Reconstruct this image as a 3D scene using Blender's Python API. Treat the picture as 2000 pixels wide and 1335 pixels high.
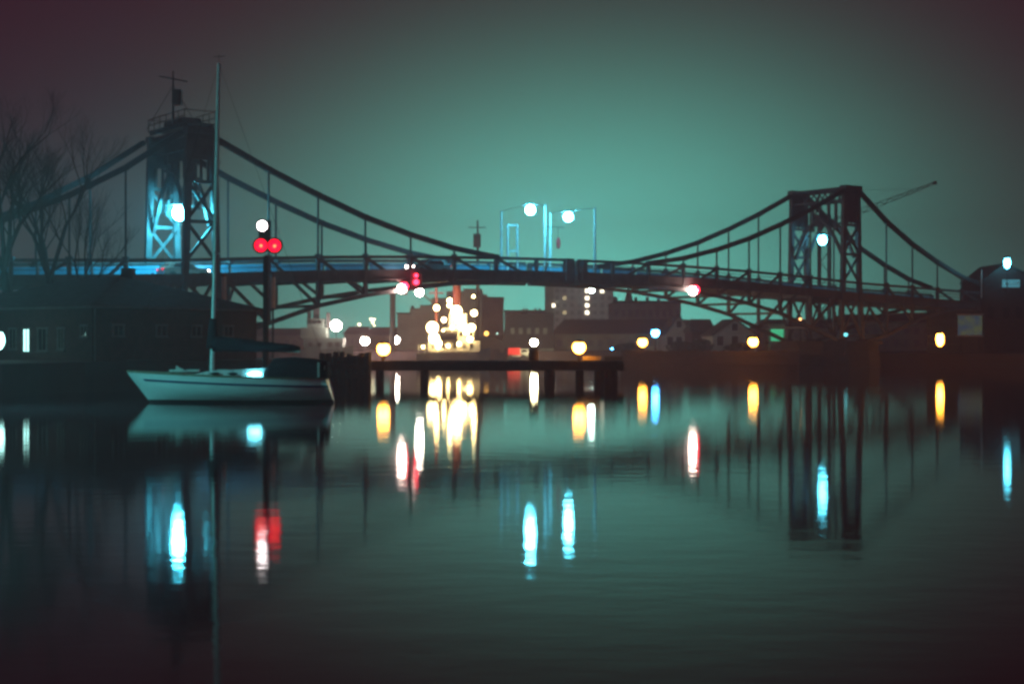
import bpy, math, random
from mathutils import Vector, Matrix

for o in list(bpy.data.objects):
    bpy.data.objects.remove(o)
SC = bpy.context.scene
COL = SC.collection

# ------------------------------------------------------------------ camera
F = 2930.0            # focal length in pixels of a 2000 px wide frame
CH = 2.85             # camera height above the water
cam_d = bpy.data.cameras.new('camera')
cam_d.sensor_width = 36.0
cam_d.lens = F / 2000.0 * 36.0
cam_d.clip_start = 0.1
cam_d.clip_end = 5000
cam = bpy.data.objects.new('camera', cam_d)
cam.location = (0, 0, CH)
cam.rotation_euler = (math.radians(90), 0, 0)
COL.objects.link(cam)
SC.camera = cam

# ------------------------------------------------------------------ night sky
w = bpy.data.worlds.new('World')
SC.world = w
w.use_nodes = True
nt = w.node_tree
nt.nodes.clear()
def N(tree, kind, **kw):
    n = tree.nodes.new(kind)
    for k, v in kw.items():
        setattr(n, k, v)
    return n
def math_node(tree, op, a, b=None):
    n = N(tree, 'ShaderNodeMath', operation=op)
    for i, x in enumerate((a, b)):
        if x is None: continue
        if isinstance(x, (int, float)): n.inputs[i].default_value = x
        else: tree.links.new(x, n.inputs[i])
    return n.outputs[0]
tc = N(nt, 'ShaderNodeTexCoord')
sep = N(nt, 'ShaderNodeSeparateXYZ')
nt.links.new(tc.outputs['Generated'], sep.inputs[0])
SKY_GX, SKY_GZ, SKY_SX, SKY_SZ = 0.06, 0.05, 0.128, 0.088
dx = math_node(nt, 'DIVIDE', math_node(nt, 'SUBTRACT', sep.outputs[0], SKY_GX), SKY_SX)
dz = math_node(nt, 'DIVIDE', math_node(nt, 'SUBTRACT', math_node(nt, 'MAXIMUM', sep.outputs[2], SKY_GZ), SKY_GZ), SKY_SZ)
d2 = math_node(nt, 'ADD', math_node(nt, 'MULTIPLY', dx, dx), math_node(nt, 'MULTIPLY', dz, dz))
lobe = math_node(nt, 'POWER', math.e, math_node(nt, 'MULTIPLY', d2, -0.5))
front = N(nt, 'ShaderNodeMapRange')
front.inputs['From Min'].default_value = 0.0
front.inputs['From Max'].default_value = 0.4
nt.links.new(sep.outputs[1], front.inputs['Value'])
lobe = math_node(nt, 'MULTIPLY', lobe, front.outputs[0])
noi = N(nt, 'ShaderNodeTexNoise')
noi.inputs['Scale'].default_value = 3.0
noi.inputs['Detail'].default_value = 3.0
nt.links.new(tc.outputs['Generated'], noi.inputs['Vector'])
mod = math_node(nt, 'ADD', math_node(nt, 'MULTIPLY', noi.outputs[0], 0.30), 0.85)
lobe = math_node(nt, 'MULTIPLY', lobe, mod)
SKY_BASE = (0.034, 0.0010, 0.011)
SKY_GLOW = (0.105, 0.52, 0.40)
SKY_LOW = (0.14, 0.85, 0.70)        # denser glow low over the town
def colmul(tree, fac, col):
    n = N(tree, 'ShaderNodeVectorMath', operation='SCALE')
    n.inputs[0].default_value = col
    tree.links.new(fac, n.inputs['Scale'])
    return n.outputs[0]
dz2 = math_node(nt, 'DIVIDE', sep.outputs[2], 0.070)
dx2 = math_node(nt, 'DIVIDE', math_node(nt, 'SUBTRACT', sep.outputs[0], 0.03), 0.145)
low = math_node(nt, 'POWER', math.e, math_node(nt, 'MULTIPLY', math_node(nt, 'ADD', math_node(nt, 'MULTIPLY', dx2, dx2), math_node(nt, 'MULTIPLY', dz2, dz2)), -0.5))
low = math_node(nt, 'MULTIPLY', low, front.outputs[0])
gsum = N(nt, 'ShaderNodeVectorMath', operation='ADD')
nt.links.new(colmul(nt, lobe, SKY_GLOW), gsum.inputs[0])
nt.links.new(colmul(nt, low, SKY_LOW), gsum.inputs[1])
gl = gsum.outputs[0]
ad = N(nt, 'ShaderNodeVectorMath', operation='ADD')
nt.links.new(gl, ad.inputs[0])
ad.inputs[1].default_value = SKY_BASE
bg = N(nt, 'ShaderNodeBackground')
nt.links.new(ad.outputs[0], bg.inputs['Color'])
bg.inputs['Strength'].default_value = 1.0
wo = N(nt, 'ShaderNodeOutputWorld')
nt.links.new(bg.outputs[0], wo.inputs['Surface'])

vs = SC.view_settings
vs.view_transform = 'Standard'
vs.look = 'None'
vs.exposure = 0.0
vs.gamma = 1.0
vs.use_curve_mapping = False
cy = SC.cycles
cy.max_bounces = 5
cy.diffuse_bounces = 2
cy.glossy_bounces = 3
cy.transmission_bounces = 3
cy.volume_bounces = 1
cy.transparent_max_bounces = 8
cy.sample_clamp_indirect = 6.0
cy.sample_clamp_direct = 0.0
cy.use_denoising = True
cy.filter_width = 2.8
cy.pixel_filter_type = 'BLACKMAN_HARRIS'

# ------------------------------------------------------------------ materials
MATS = {}
def mat(name, col, rough=0.7, metal=0.0, noise=0.0, nscale=3.0, bump=0.0):
    if name in MATS: return MATS[name]
    m = bpy.data.materials.new(name)
    m.use_nodes = True
    t = m.node_tree
    b = t.nodes['Principled BSDF']
    b.inputs['Base Color'].default_value = (*col, 1)
    b.inputs['Roughness'].default_value = rough
    b.inputs['Metallic'].default_value = metal
    if noise or bump:
        c = N(t, 'ShaderNodeTexCoord')
        n = N(t, 'ShaderNodeTexNoise')
        n.inputs['Scale'].default_value = nscale
        n.inputs['Detail'].default_value = 5
        t.links.new(c.outputs['Object'], n.inputs['Vector'])
        if noise:
            r = N(t, 'ShaderNodeValToRGB')
            r.color_ramp.elements[0].position = 0.3
            r.color_ramp.elements[1].position = 0.7
            r.color_ramp.elements[0].color = (*[x * (1 - noise) for x in col], 1)
            r.color_ramp.elements[1].color = (*[min(1, x * (1 + noise)) for x in col], 1)
            t.links.new(n.outputs[0], r.inputs[0])
            t.links.new(r.outputs[0], b.inputs['Base Color'])
        if bump:
            bn = N(t, 'ShaderNodeBump')
            bn.inputs['Strength'].default_value = bump
            bn.inputs['Distance'].default_value = 0.05
            t.links.new(n.outputs[0], bn.inputs['Height'])
            t.links.new(bn.outputs[0], b.inputs['Normal'])
    MATS[name] = m
    return m
def glow(name, col, strength, sampled=True):
    if name in MATS: return MATS[name]
    m = bpy.data.materials.new(name)
    m.use_nodes = True
    t = m.node_tree
    t.nodes.clear()
    e = N(t, 'ShaderNodeEmission')
    e.inputs['Color'].default_value = (*col, 1)
    e.inputs['Strength'].default_value = strength
    o = N(t, 'ShaderNodeOutputMaterial')
    t.links.new(e.outputs[0], o.inputs['Surface'])
    m.cycles.emission_sampling = 'FRONT' if sampled else 'NONE'
    MATS[name] = m
    return m

STEEL = mat('bridge_steel', (0.105, 0.095, 0.10), 0.55, 0.0, 0.35, 1.5, 0.2)
STEELD = mat('dark_steel', (0.035, 0.028, 0.03), 0.5, 0.0, 0.3, 2)
ROAD = mat('asphalt', (0.05, 0.05, 0.05), 0.8, 0, 0.3, 2)
BLUE = mat('blue_panel', (0.09, 0.42, 0.62), 0.5, 0, 0.15, 0.8)
STONE = mat('pier_stone', (0.07, 0.06, 0.06), 0.9, 0, 0.35, 1.2, 0.4)
TIMBER = mat('wet_timber', (0.045, 0.028, 0.027), 0.8, 0, 0.45, 2.5, 0.5)
EARTH = mat('quay_ground', (0.055, 0.032, 0.034), 0.9, 0, 0.4, 0.3, 0.3)
WHITE = mat('gelcoat', (0.72, 0.74, 0.74), 0.3, 0, 0.06, 0.7)
NAVY = mat('navy_canvas', (0.010, 0.006, 0.016), 0.9, 0, 0.3, 4, 0.3)
HSTRIPE = mat('hull_stripe', (0.02, 0.04, 0.13), 0.4)
ALU = mat('mast_aluminium', (0.78, 0.80, 0.80), 0.4, 0.0, 0.08, 2)
ANTIF = mat('antifouling', (0.03, 0.012, 0.015), 0.6)
TEAK = mat('deck_teak', (0.22, 0.16, 0.10), 0.7, 0, 0.3, 6)
PALEG = mat('pale_glass', (.30, .33, .32), .3)
GLASSD = mat('dark_glass', (0.012, 0.015, 0.018), 0.08)
BRICK = mat('dark_brick', (0.07, 0.032, 0.030), 0.9, 0, 0.35, 2.2, 0.4)
ROOF = mat('dark_tile', (0.05, 0.06, 0.055), 0.85, 0, 0.4, 2, 0.4)
PLASTER = mat('plaster', (0.42, 0.40, 0.35), 0.85, 0, 0.15, 0.6, 0.2)
PLASTERD = mat('grey_render', (0.42, 0.48, 0.38), 0.9, 0, 0.25, 0.4, 0.2)
SHIPW = mat('ship_white', (0.42, 0.40, 0.36), 0.45, 0, 0.08, 0.7)
SHIPG = mat('ship_hull_grey', (0.10, 0.12, 0.11), 0.6, 0, 0.3, 0.8)
SHIPB = mat('ship_hull_brown', (0.09, 0.055, 0.045), 0.6, 0, 0.3, 0.8)
REDP = mat('red_paint', (0.16, 0.025, 0.02), 0.5, 0, 0.15, 1)
SIGNR = mat('sign_red', (0.5, 0.03, 0.03), 0.5)
BARK = mat('bark', (0.045, 0.035, 0.03), 0.95, 0, 0.4, 5, 0.4)
FRAME = mat('white_frame', (0.6, 0.6, 0.57), 0.6, 0, 0.1, 3)
FRAMED = mat('weathered_frame', (0.16, 0.16, 0.15), 0.7, 0, 0.3, 3)
TYRE = mat('tyre_rubber', (0.02, 0.02, 0.02), 0.9)
CARP = mat('car_paint', (0.28, 0.11, 0.09), 0.3, 0, 0.05, 1)
CARG = mat('car_paint_grey', (0.15, 0.16, 0.17), 0.3, 0, 0.05, 1)
LEAF = mat('evergreen', (0.04, 0.06, 0.03), 0.9, 0, 0.4, 2)

CYAN = (0.10, 0.74, 1.0)
G_CYAN = glow('mercury_lamp', CYAN, 330)
G_TOWER = glow('mercury_lamp_tower', (0.07, 0.74, 1.0), 480)
G_CYAN2 = glow('mercury_lamp_weak', CYAN, 60)
G_QUAY = glow('mercury_lamp_quay', (0.11, 0.80, 0.80), 950)
G_SOD = glow('sodium_lamp', (1.0, 0.38, 0.04), 46)
G_WHITE = glow('white_lamp', (1.0, 0.86, 0.72), 130)
G_WARM = glow('flood_lamp', (1.0, 0.70, 0.28), 45)
G_QWARM = glow('warm_quay_lamp', (1.0, 0.90, 0.50), 170)
G_SIGW = glow('signal_white', (1.0, 0.85, 0.85), 16, False)
G_SIGR = glow('signal_red', (1.0, 0.0015, 0.02), 4.0, False)
G_SIGRC = glow('signal_red_core', (1.0, 0.35, 0.12), 2.0, False)
G_NAVR = glow('nav_red', (1.0, 0.02, 0.05), 14, False)
G_NAVW = glow('nav_white', (1.0, 0.72, 0.62), 60)
G_BLUE = glow('blue_lamp', (0.06, 0.42, 1.0), 60)
G_WINY = glow('lit_window', (1.0, 0.80, 0.42), 0.95, False)
G_WINW = glow('lit_window_bright', (1.0, 0.85, 0.62), 7, False)
G_WINC = glow('lit_window_cyan', (0.45, 1.0, 0.92), 7)
G_PORT = glow('portlight_highlight', (0.16, 0.80, 1.0), 22)  # highlight on one yacht cabin pane, put in as emission
G_GREEN = glow('lit_green', (0.06, 0.62, 0.30), 1.0, False)
G_SIGN = glow('lit_sign', (0.12, 0.50, 0.62), 0.6, False)
G_RED = glow('lit_red', (1.0, 0.06, 0.05), 0.9, False)

# ------------------------------------------------------------------ helpers
def at(px, py, D):
    return Vector(((px - 1000.0) / F * D, D, CH + (667.5 - py) / F * D))

class MB:
    def __init__(self): self.v = []; self.f = []
    def add(self, vs, fs):
        n = len(self.v)
        self.v += [Vector(x) for x in vs]
        self.f += [tuple(i + n for i in f) for f in fs]
        return self
    def box(self, c, s, R=None):
        c = Vector(c)
        vs = [Vector((x * s[0] / 2, y * s[1] / 2, z * s[2] / 2)) for z in (-1, 1) for y in (-1, 1) for x in (-1, 1)]
        if R is not None: vs = [R @ x for x in vs]
        return self.add([c + x for x in vs], [(0, 2, 3, 1), (4, 5, 7, 6), (0, 1, 5, 4), (2, 6, 7, 3), (0, 4, 6, 2), (1, 3, 7, 5)])
    def bar(self, p, q, w=0.1, h=None, up=(0, 0, 1)):
        p = Vector(p); q = Vector(q); h = w if h is None else h
        d = (q - p)
        if d.length < 1e-6: return self
        d.normalize()
        u = Vector(up)
        if abs(d.dot(u)) > 0.98: u = Vector((UD[0], UD[1], 0))
        sd = d.cross(u).normalized(); u2 = sd.cross(d).normalized()
        a, b = sd * w / 2, u2 * h / 2
        vs = [p - a - b, p + a - b, p + a + b, p - a + b, q - a - b, q + a - b, q + a + b, q - a + b]
        return self.add(vs, [(0, 1, 2, 3), (7, 6, 5, 4), (0, 4, 5, 1), (1, 5, 6, 2), (2, 6, 7, 3), (3, 7, 4, 0)])
    def tube(self, p, q, r0, r1=None, n=8, cap=True):
        p = Vector(p); q = Vector(q); r1 = r0 if r1 is None else r1
        d = (q - p).normalized()
        u = Vector((1, 0, 0)) if abs(d.x) < 0.9 else Vector((0, 1, 0))
        a = d.cross(u).normalized(); b = d.cross(a)
        vs = []
        for c, r in ((p, r0), (q, r1)):
            for i in range(n):
                t = 2 * math.pi * i / n
                vs.append(c + (a * math.cos(t) + b * math.sin(t)) * r)
        fs = [(i, (i + 1) % n, n + (i + 1) % n, n + i) for i in range(n)]
        if cap: fs += [tuple(reversed(range(n))), tuple(range(n, 2 * n))]
        return self.add(vs, fs)
    def ball(self, c, r, nu=12, nv=8, sz=1.0):
        c = Vector(c); vs = []; fs = []
        vs.append(c + Vector((0, 0, -r * sz)))
        for j in range(1, nv):
            ph = -math.pi / 2 + math.pi * j / nv
            for i in range(nu):
                th = 2 * math.pi * i / nu
                vs.append(c + Vector((r * math.cos(ph) * math.cos(th), r * math.cos(ph) * math.sin(th), r * sz * math.sin(ph))))
        vs.append(c + Vector((0, 0, r * sz)))
        L = len(vs) - 1
        for i in range(nu): fs.append((0, 1 + (i + 1) % nu, 1 + i))
        for j in range(nv - 2):
            for i in range(nu):
                a = 1 + j * nu + i; b = 1 + j * nu + (i + 1) % nu
                fs.append((a, b, b + nu, a + nu))
        for i in range(nu): fs.append((L, L - nu + i, L - nu + (i + 1) % nu))
        return self.add(vs, fs)
    def prism(self, poly, z0, z1):
        n = len(poly)
        vs = [(x, y, z0) for x, y in poly] + [(x, y, z1) for x, y in poly]
        return self.add(vs, [tuple(reversed(range(n))), tuple(range(n, 2 * n))] + [(i, (i + 1) % n, n + (i + 1) % n, n + i) for i in range(n)])
    def build(self, name, m, parent=None, smooth=False):
        org = wloc(parent) if parent is not None else Vector((0, 0, 0))
        me = bpy.data.meshes.new(name)
        me.from_pydata([v - org for v in self.v], [], self.f)
        me.update()
        me.materials.append(m)
        if smooth:
            me.polygons.foreach_set('use_smooth', [True] * len(me.polygons))
        o = bpy.data.objects.new(name, me)
        COL.objects.link(o)
        if parent is not None: o.parent = parent
        return o
    def ground(self, name, m, smooth=False):      # a thing that is one mesh: origin at its base centre
        xs = [v.x for v in self.v]; ys = [v.y for v in self.v]; zs = [v.z for v in self.v]
        c = Vector(((min(xs) + max(xs)) / 2, (min(ys) + max(ys)) / 2, min(zs)))
        self.v = [v - c for v in self.v]
        o = self.build(name, m, None, smooth)
        o.location = c
        return o

def wloc(o):
    l = Vector((0, 0, 0))
    while o is not None:
        l = l + Vector(o.location); o = o.parent
    return l
def tag(o, label=None, cat=None, group=None, kind=None):
    if label: o['label'] = label
    if cat: o['category'] = cat
    if group: o['group'] = group
    if kind: o['kind'] = kind
    return o
def thing(name, loc, label, cat, group=None):
    o = bpy.data.objects.new(name, None)
    o.empty_display_size = 0.5
    o.location = loc
    COL.objects.link(o)
    return tag(o, label, cat, group)

# ------------------------------------------------------------------ bridge frame
TH = math.atan2(F, 4070.0)
P = 4.6                                   # panel length
DM = P * math.sin(TH) / 0.018822
XM = 123.44 / F * DM
UD = (math.cos(TH), math.sin(TH))
VD = (-math.sin(TH), math.cos(TH))
W = 7.8
def B(t, v, z):
    return Vector((XM + t * P * UD[0] + v * VD[0], DM + t * P * UD[1] + v * VD[1], z))
def lerp(tab, x):
    for (a, ya), (b, yb) in zip(tab, tab[1:]):
        if x <= b: return ya + (yb - ya) * (x - a) / (b - a)
    return tab[-1][1]
def rail_z(t):
    t = abs(t)
    return 10.6 - 1.2 * (t / 8.4) ** 2 if t < 8.4 else 9.4 - 0.15 * (t - 8.4)
def deck_z(t): return rail_z(t) - 1.12
LOW = [(0, 8.6), (1, 8.57), (2, 8.42), (3, 8.1), (4, 7.55), (5, 6.85), (6, 5.9), (7, 4.4), (8.1, 2.7), (8.7, 2.7), (9.67, 3.6), (10.64, 5.1), (11.6, 6.2), (12.56, 7.0), (13.5, 7.3)]
def low_z(t): return lerp(LOW, abs(t))
CHN = [(2, 10.62), (3, 11.25), (4, 12.28), (5, 13.6), (6, 15.25), (7, 17.1), (8.12, 19.45), (8.7, 19.45), (9.67, 16.4), (10.64, 14.0), (11.6, 12.1), (12.56, 10.5), (13.5, 9.5)]
def chain_z(t): return lerp(CHN, abs(t))
random.seed(5)

# ------------------------------------------------------------------ water, land, haze
def water_mat():
    m = bpy.data.materials.new('harbour_water')
    m.use_nodes = True
    t = m.node_tree
    t.nodes.remove(t.nodes['Principled BSDF'])
    out = t.nodes['Material Output']
    df = N(t, 'ShaderNodeBsdfDiffuse')
    df.inputs['Color'].default_value = (0.10, 0.045, 0.055, 1)
    gs = N(t, 'ShaderNodeBsdfGlossy', distribution='BECKMANN')
    gs.inputs['Roughness'].default_value = 0.074
    gs.inputs['Color'].default_value = (1, 1, 1, 1)
    fr = N(t, 'ShaderNodeFresnel')
    fr.inputs['IOR'].default_value = 1.33
    mx = N(t, 'ShaderNodeMixShader')
    t.links.new(fr.outputs[0], mx.inputs[0])
    t.links.new(df.outputs[0], mx.inputs[1])
    t.links.new(gs.outputs[0], mx.inputs[2])
    t.links.new(mx.outputs[0], out.inputs['Surface'])
    c = N(t, 'ShaderNodeTexCoord')
    mp = N(t, 'ShaderNodeMapping')
    mp.inputs['Scale'].default_value = (0.50, 0.8, 1)
    t.links.new(c.outputs['Object'], mp.inputs['Vector'])
    n1 = N(t, 'ShaderNodeTexNoise')
    n1.inputs['Scale'].default_value = 1.6
    n1.inputs['Detail'].default_value = 3
    t.links.new(mp.outputs[0], n1.inputs['Vector'])
    mp2 = N(t, 'ShaderNodeMapping')
    mp2.inputs['Scale'].default_value = (0.018, 0.085, 1)
    t.links.new(c.outputs['Object'], mp2.inputs['Vector'])
    n2 = N(t, 'ShaderNodeTexNoise')
    n2.inputs['Scale'].default_value = 1.0
    n2.inputs['Detail'].default_value = 3
    t.links.new(mp2.outputs[0], n2.inputs['Vector'])
    mr = N(t, 'ShaderNodeMapRange')
    mr.inputs['From Min'].default_value = 0.50
    mr.inputs['From Max'].default_value = 0.72
    mr.inputs['To Min'].default_value = 0.010
    mr.inputs['To Max'].default_value = 0.024
    t.links.new(n2.outputs[0], mr.inputs['Value'])
    bn = N(t, 'ShaderNodeBump')
    bn.inputs['Distance'].default_value = 0.35
    sx_ = N(t, 'ShaderNodeSeparateXYZ')
    t.links.new(c.outputs['Object'], sx_.inputs[0])
    wob = math_node(t, 'MULTIPLY', math_node(t, 'SUBTRACT', n2.outputs[0], 0.5), 9.0)
    ex = math_node(t, 'DIVIDE', math_node(t, 'SUBTRACT', sx_.outputs[0], 2.0), 9.0)
    ey = math_node(t, 'DIVIDE', math_node(t, 'ADD', math_node(t, 'SUBTRACT', sx_.outputs[1], 33.0), wob), 3.0)
    ee = math_node(t, 'SUBTRACT', 1.0, math_node(t, 'ADD', math_node(t, 'MULTIPLY', ex, ex), math_node(t, 'MULTIPLY', ey, ey)))
    gust = math_node(t, 'MULTIPLY', math_node(t, 'MAXIMUM', ee, 0.0), 0.010)   # breath of wind ruffling a strip of water
    t.links.new(math_node(t, 'ADD', mr.outputs[0], gust), bn.inputs['Strength'])
    t.links.new(n1.outputs[0], bn.inputs['Height'])
    for nd in (gs, fr):
        t.links.new(bn.outputs[0], nd.inputs['Normal'])
    return m
tag(MB().add([(-440, -60, 0), (440, -60, 0), (440, 470, 0), (-440, 470, 0)], [(0, 1, 2, 3)]).build('water', water_mat()), kind='structure')

def land(name, poly, z1, m=EARTH):
    o = MB().prism(poly, -0.5, z1).build(name, m)
    return tag(o, kind='structure')
land('left_quay', [(-420, 8), (-22, 8), (-24.5, 60), (-26.5, 78), (-24.5, 86), (-16.6, 97), (-15.8, 104), (-19, 112), (-60, 118), (-420, 122)], 1.7)
land('far_quay', [(-420, 205), (26, 205), (32, 178), (52, 172), (60, 150), (420, 150), (420, 465), (-420, 465)], 1.55)

def haze():
    m = bpy.data.materials.new('haze_air')
    m.use_nodes = True
    t = m.node_tree
    t.nodes.clear()
    v = N(t, 'ShaderNodeVolumePrincipled')
    v.inputs['Color'].default_value = (0.98, 0.70, 0.77, 1)
    v.inputs['Density'].default_value = 0.0022
    v.inputs['Anisotropy'].default_value = 0.40
    o = N(t, 'ShaderNodeOutputMaterial')
    t.links.new(v.outputs[0], o.inputs['Volume'])
    b = MB().box((0, 205, 19.5), (890, 540, 41)).build('haze', m)
    tag(b, kind='stuff')
haze()

# ------------------------------------------------------------------ the bridge: two leaves that swing about their towers
NEAR, FAR = 0.0, W
inner = [1, 2, 3, 4, 5, 6, 7]
outer = [9.67, 10.64, 11.6, 12.56, 13.5]
def leaf(side, label):
    s = side
    tc = 8.30 if s < 0 else 8.40
    root = thing('bridge_leaf', B(tc * s, W / 2, 1.5), label, 'bridge', 'leaves of the double swing bridge')
    ts_in = [s * x for x in inner]
    legs = [tc - .3, tc + .3]
    ends = 0.06
    grid = [ends] + inner + legs + outer
    for v in (NEAR, FAR):
        vo = -0.0
        # chords, girder
        m = MB(); mb_ = MB(); mo_ = MB(); g = MB(); hr = [MB(), MB()]
        for a, b in zip(grid, grid[1:]):
            ta, tb = s * a, s * b
            m.bar(B(ta, v, rail_z(ta)), B(tb, v, rail_z(tb)), 0.22, 0.26)
            if not (a in legs and b in legs):
                (mb_ if b < 8.5 else mo_).bar(B(ta, v, low_z(ta)), B(tb, v, low_z(tb)), 0.42, 0.34)
            g.bar(B(ta, v, deck_z(ta) - 0.42), B(tb, v, deck_z(tb) - 0.42), 0.16, 0.84)
            g.bar(B(ta, v, deck_z(ta)), B(tb, v, deck_z(tb)), 0.5, 0.06)
            g.bar(B(ta, v, deck_z(ta) - 0.86), B(tb, v, deck_z(tb) - 0.86), 0.5, 0.06)
            for k in (0.4, 0.75):
                hr[0 if k < .5 else 1].bar(B(ta, v + 0.18, deck_z(ta) + k), B(tb, v + 0.18, deck_z(tb) + k), 0.05, 0.06)
        m.build('top_chord', STEEL, root); mb_.build('bottom_chord', STEEL, root); mo_.build('bottom_chord', STEEL, root)
        g.build('plate_girder', STEEL, root); [h_.build('handrail', STEEL, root) for h_ in hr]
        # posts, diagonals, hangers
        for i, a in enumerate(grid):
            t = s * a
            if a in legs: continue
            MB().bar(B(t, v, low_z(t)), B(t, v, rail_z(t)), 0.34, 0.26).build('post', STEEL, root)
            if 2 < a < 13:
                MB().bar(B(t, v, rail_z(t)), B(t, v, chain_z(t)), 0.13, 0.13).build('hanger', STEELD, root)
                MB().box(B(t, v, rail_z(t) + 0.1), (0.5, 0.5, 0.35)).build('hanger_shoe', STEEL, root)
            if 9 < a or a <= 7:
                if a <= 7:
                    nxt = inner[inner.index(a) - 1] if a in inner and a > 1 else None
                    if nxt is not None:
                        MB().bar(B(t, v, rail_z(t)), B(s * nxt, v, low_z(nxt)), 0.20, 0.24).build('diagonal', STEEL, root)
                elif a < 13.4:
                    nxt = outer[outer.index(a) + 1]
                    MB().bar(B(t, v, rail_z(t)), B(s * nxt, v, low_z(nxt)), 0.20, 0.24).build('diagonal', STEEL, root)
        for a, b in ((tc - .3, 7), (tc + .3, 9.67)):
            MB().bar(B(s * a, v, deck_z(a) + 0.2), B(s * b, v, low_z(b)), 0.22, 0.26).build('diagonal', STEEL, root)
            MB().bar(B(s * (7.6 if a < 8.4 else 9.2), v, deck_z(a)), B(s * a, v, 3.2), 0.18, 0.2).build('diagonal', STEEL, root)
        # chain of eyebars
        cg = [x for x, _ in CHN]
        for a, b in zip(cg, cg[1:]):
            if a == 8.12: continue
            q = B(s * a, v, chain_z(a)); r = B(s * b, v, chain_z(b))
            k = MB()
            for dv in (-0.16, 0.16):
                off = Vector((VD[0] * dv, VD[1] * dv, 0))
                k.bar(q + off, r + off, 0.12, 0.44)
            k.tube(q - Vector((VD[0] * .26, VD[1] * .26, 0)), q + Vector((VD[0] * .26, VD[1] * .26, 0)), 0.25, n=10)
            k.build('chain_link', STEELD, root)
        # tower leg
        zt = 19.6
        wb, wt = 0.29, 0.22            # half widths in panels at the deck and the top
        def hw(z): return wb + (wt - wb) * max(0, (z - 9)) / (zt - 9) if z > 9 else wb + 0.10 * (9 - z) / 6.5
        leg = MB()
        for k in (-1, 1):
            zs = [2.6, 6.0, 9.0, 14.0, zt]
            for z0, z1 in zip(zs, zs[1:]):
                leg.bar(B(s * tc + k * hw(z0), v, z0), B(s * tc + k * hw(z1), v, z1), 0.46, 0.5 if z0 < 14 else 0.56)
        L = leg.build('tower_leg', STEEL, root)
        for z in (12.5, 15.7, 17.6):
            MB().bar(B(s * tc - hw(z), v, z), B(s * tc + hw(z), v, z), 0.26, 0.26).build('tie', STEEL, L)
        for z0, z1 in ((3.0, 8.3), (9.3, 12.4), (12.6, 15.6)):
            for k in (-1, 1):
                MB().bar(B(s * tc - k * hw(z0), v + 0.03 * k, z0), B(s * tc + k * hw(z1), v + 0.03 * k, z1), 0.16, 0.26).build('cross_brace', STEEL, L)
        for k in (-0.13, 0.0, 0.13):
            MB().bar(B(s * tc + k, v, 15.7), B(s * tc + k, v, 17.6), 0.16, 0.2).build('upright', STEEL, L)
        MB().bar(B(s * tc, v, 17.65 if s < 0 else 16.0), B(s * tc, v, zt - .05), 0.10, 0.42 * P).build('web_plate', STEEL, L)
        MB().box(B(s * tc, v, zt + 0.2), (2.7, 0.9, 0.5), Matrix.Rotation(TH, 3, 'Z')).build('saddle', STEEL, L)
    # deck
    d = MB()
    for a, b in zip(grid, grid[1:]):
        p0, p1, p2, p3 = B(s * a, 0.1, deck_z(a) - 0.25), B(s * b, 0.1, deck_z(b) - 0.25), B(s * b, W - 0.1, deck_z(b) - 0.25), B(s * a, W - 0.1, deck_z(a) - 0.25)
        dn = Vector((0, 0, -0.22))
        d.add([p0, p1, p2, p3, p0 + dn, p1 + dn, p2 + dn, p3 + dn], [(0, 1, 2, 3), (7, 6, 5, 4), (0, 4, 5, 1), (1, 5, 6, 2), (2, 6, 7, 3), (3, 7, 4, 0)])
    d.build('deck', ROAD, root)
    for a in inner + outer:
        MB().bar(B(s * a, 0.25, deck_z(a) - 0.75), B(s * a, W - 0.25, deck_z(a) - 0.75), 0.3, 0.55).build('floor_beam', STEEL, root)
        if a > 2:
            MB().bar(B(s * a, 0.2, low_z(a)), B(s * a, W - 0.2, low_z(a)), 0.22, 0.24).build('cross_strut', STEEL, root)
    # blue parapet panels of the far footway
    pg = [x for x in grid if x not in legs]
    for a, b in zip(pg, pg[1:]):
        g0, g1 = a + 0.03, b - 0.03
        MB().bar(B(s * g0, W - 0.42, deck_z(g0) + 0.42), B(s * g1, W - 0.42, deck_z(g1) + 0.42), 0.06, 0.95).build('parapet_panel', BLUE, root)
    # end block at the joint of the leaves
    if s < 0:
        for v in (NEAR, FAR):
            MB().bar(B(-0.18, v - 0.02, 8.6), B(-0.18, v - 0.02, 10.75), 0.62, 0.9).build('joint_post', STEEL, root)
    else:
        for v in (NEAR, FAR):
            MB().bar(B(0.22, v - 0.02, 8.6), B(0.22, v - 0.02, 10.72), 0.5, 0.6).build('joint_post', STEEL, root)
    # portal between the legs
    T = s * tc
    po = MB()
    for k in (-0.2, 0.2):
        po.bar(B(T + k, 0.0, 19.75), B(T + k, W, 19.75), 0.34, 0.34)
        po.bar(B(T + k, 0.2, 18.45), B(T + k, W - 0.2, 18.45), 0.24, 0.2)
    # pointed arch
    pts = []
    for i in range(13):
        f = i / 12.0
        a = abs(f * 2 - 1)
        pts.append((0.35 + f * (W - 0.7), 16.6 - 3.9 * a ** 1.75 - 0.5 * a))
    for k in (-0.2, 0.2):
        for (q0, z0), (q1, z1) in zip(pts, pts[1:]):
            po.bar(B(T + k, q0, z0), B(T + k, q1, z1), 0.26, 0.34)
    PO = po.build('portal', STEEL, root)
    for q in (1.15, 2.2, 3.25, 4.55, 5.6, 6.65):
        f = (q - .35) / (W - .7); a = abs(f * 2 - 1)
        MB().bar(B(T, q, 16.6 - 3.9 * a ** 1.75 - 0.5 * a), B(T, q, 18.4), 0.28, 0.24).build('upright', STEEL, PO)
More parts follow.
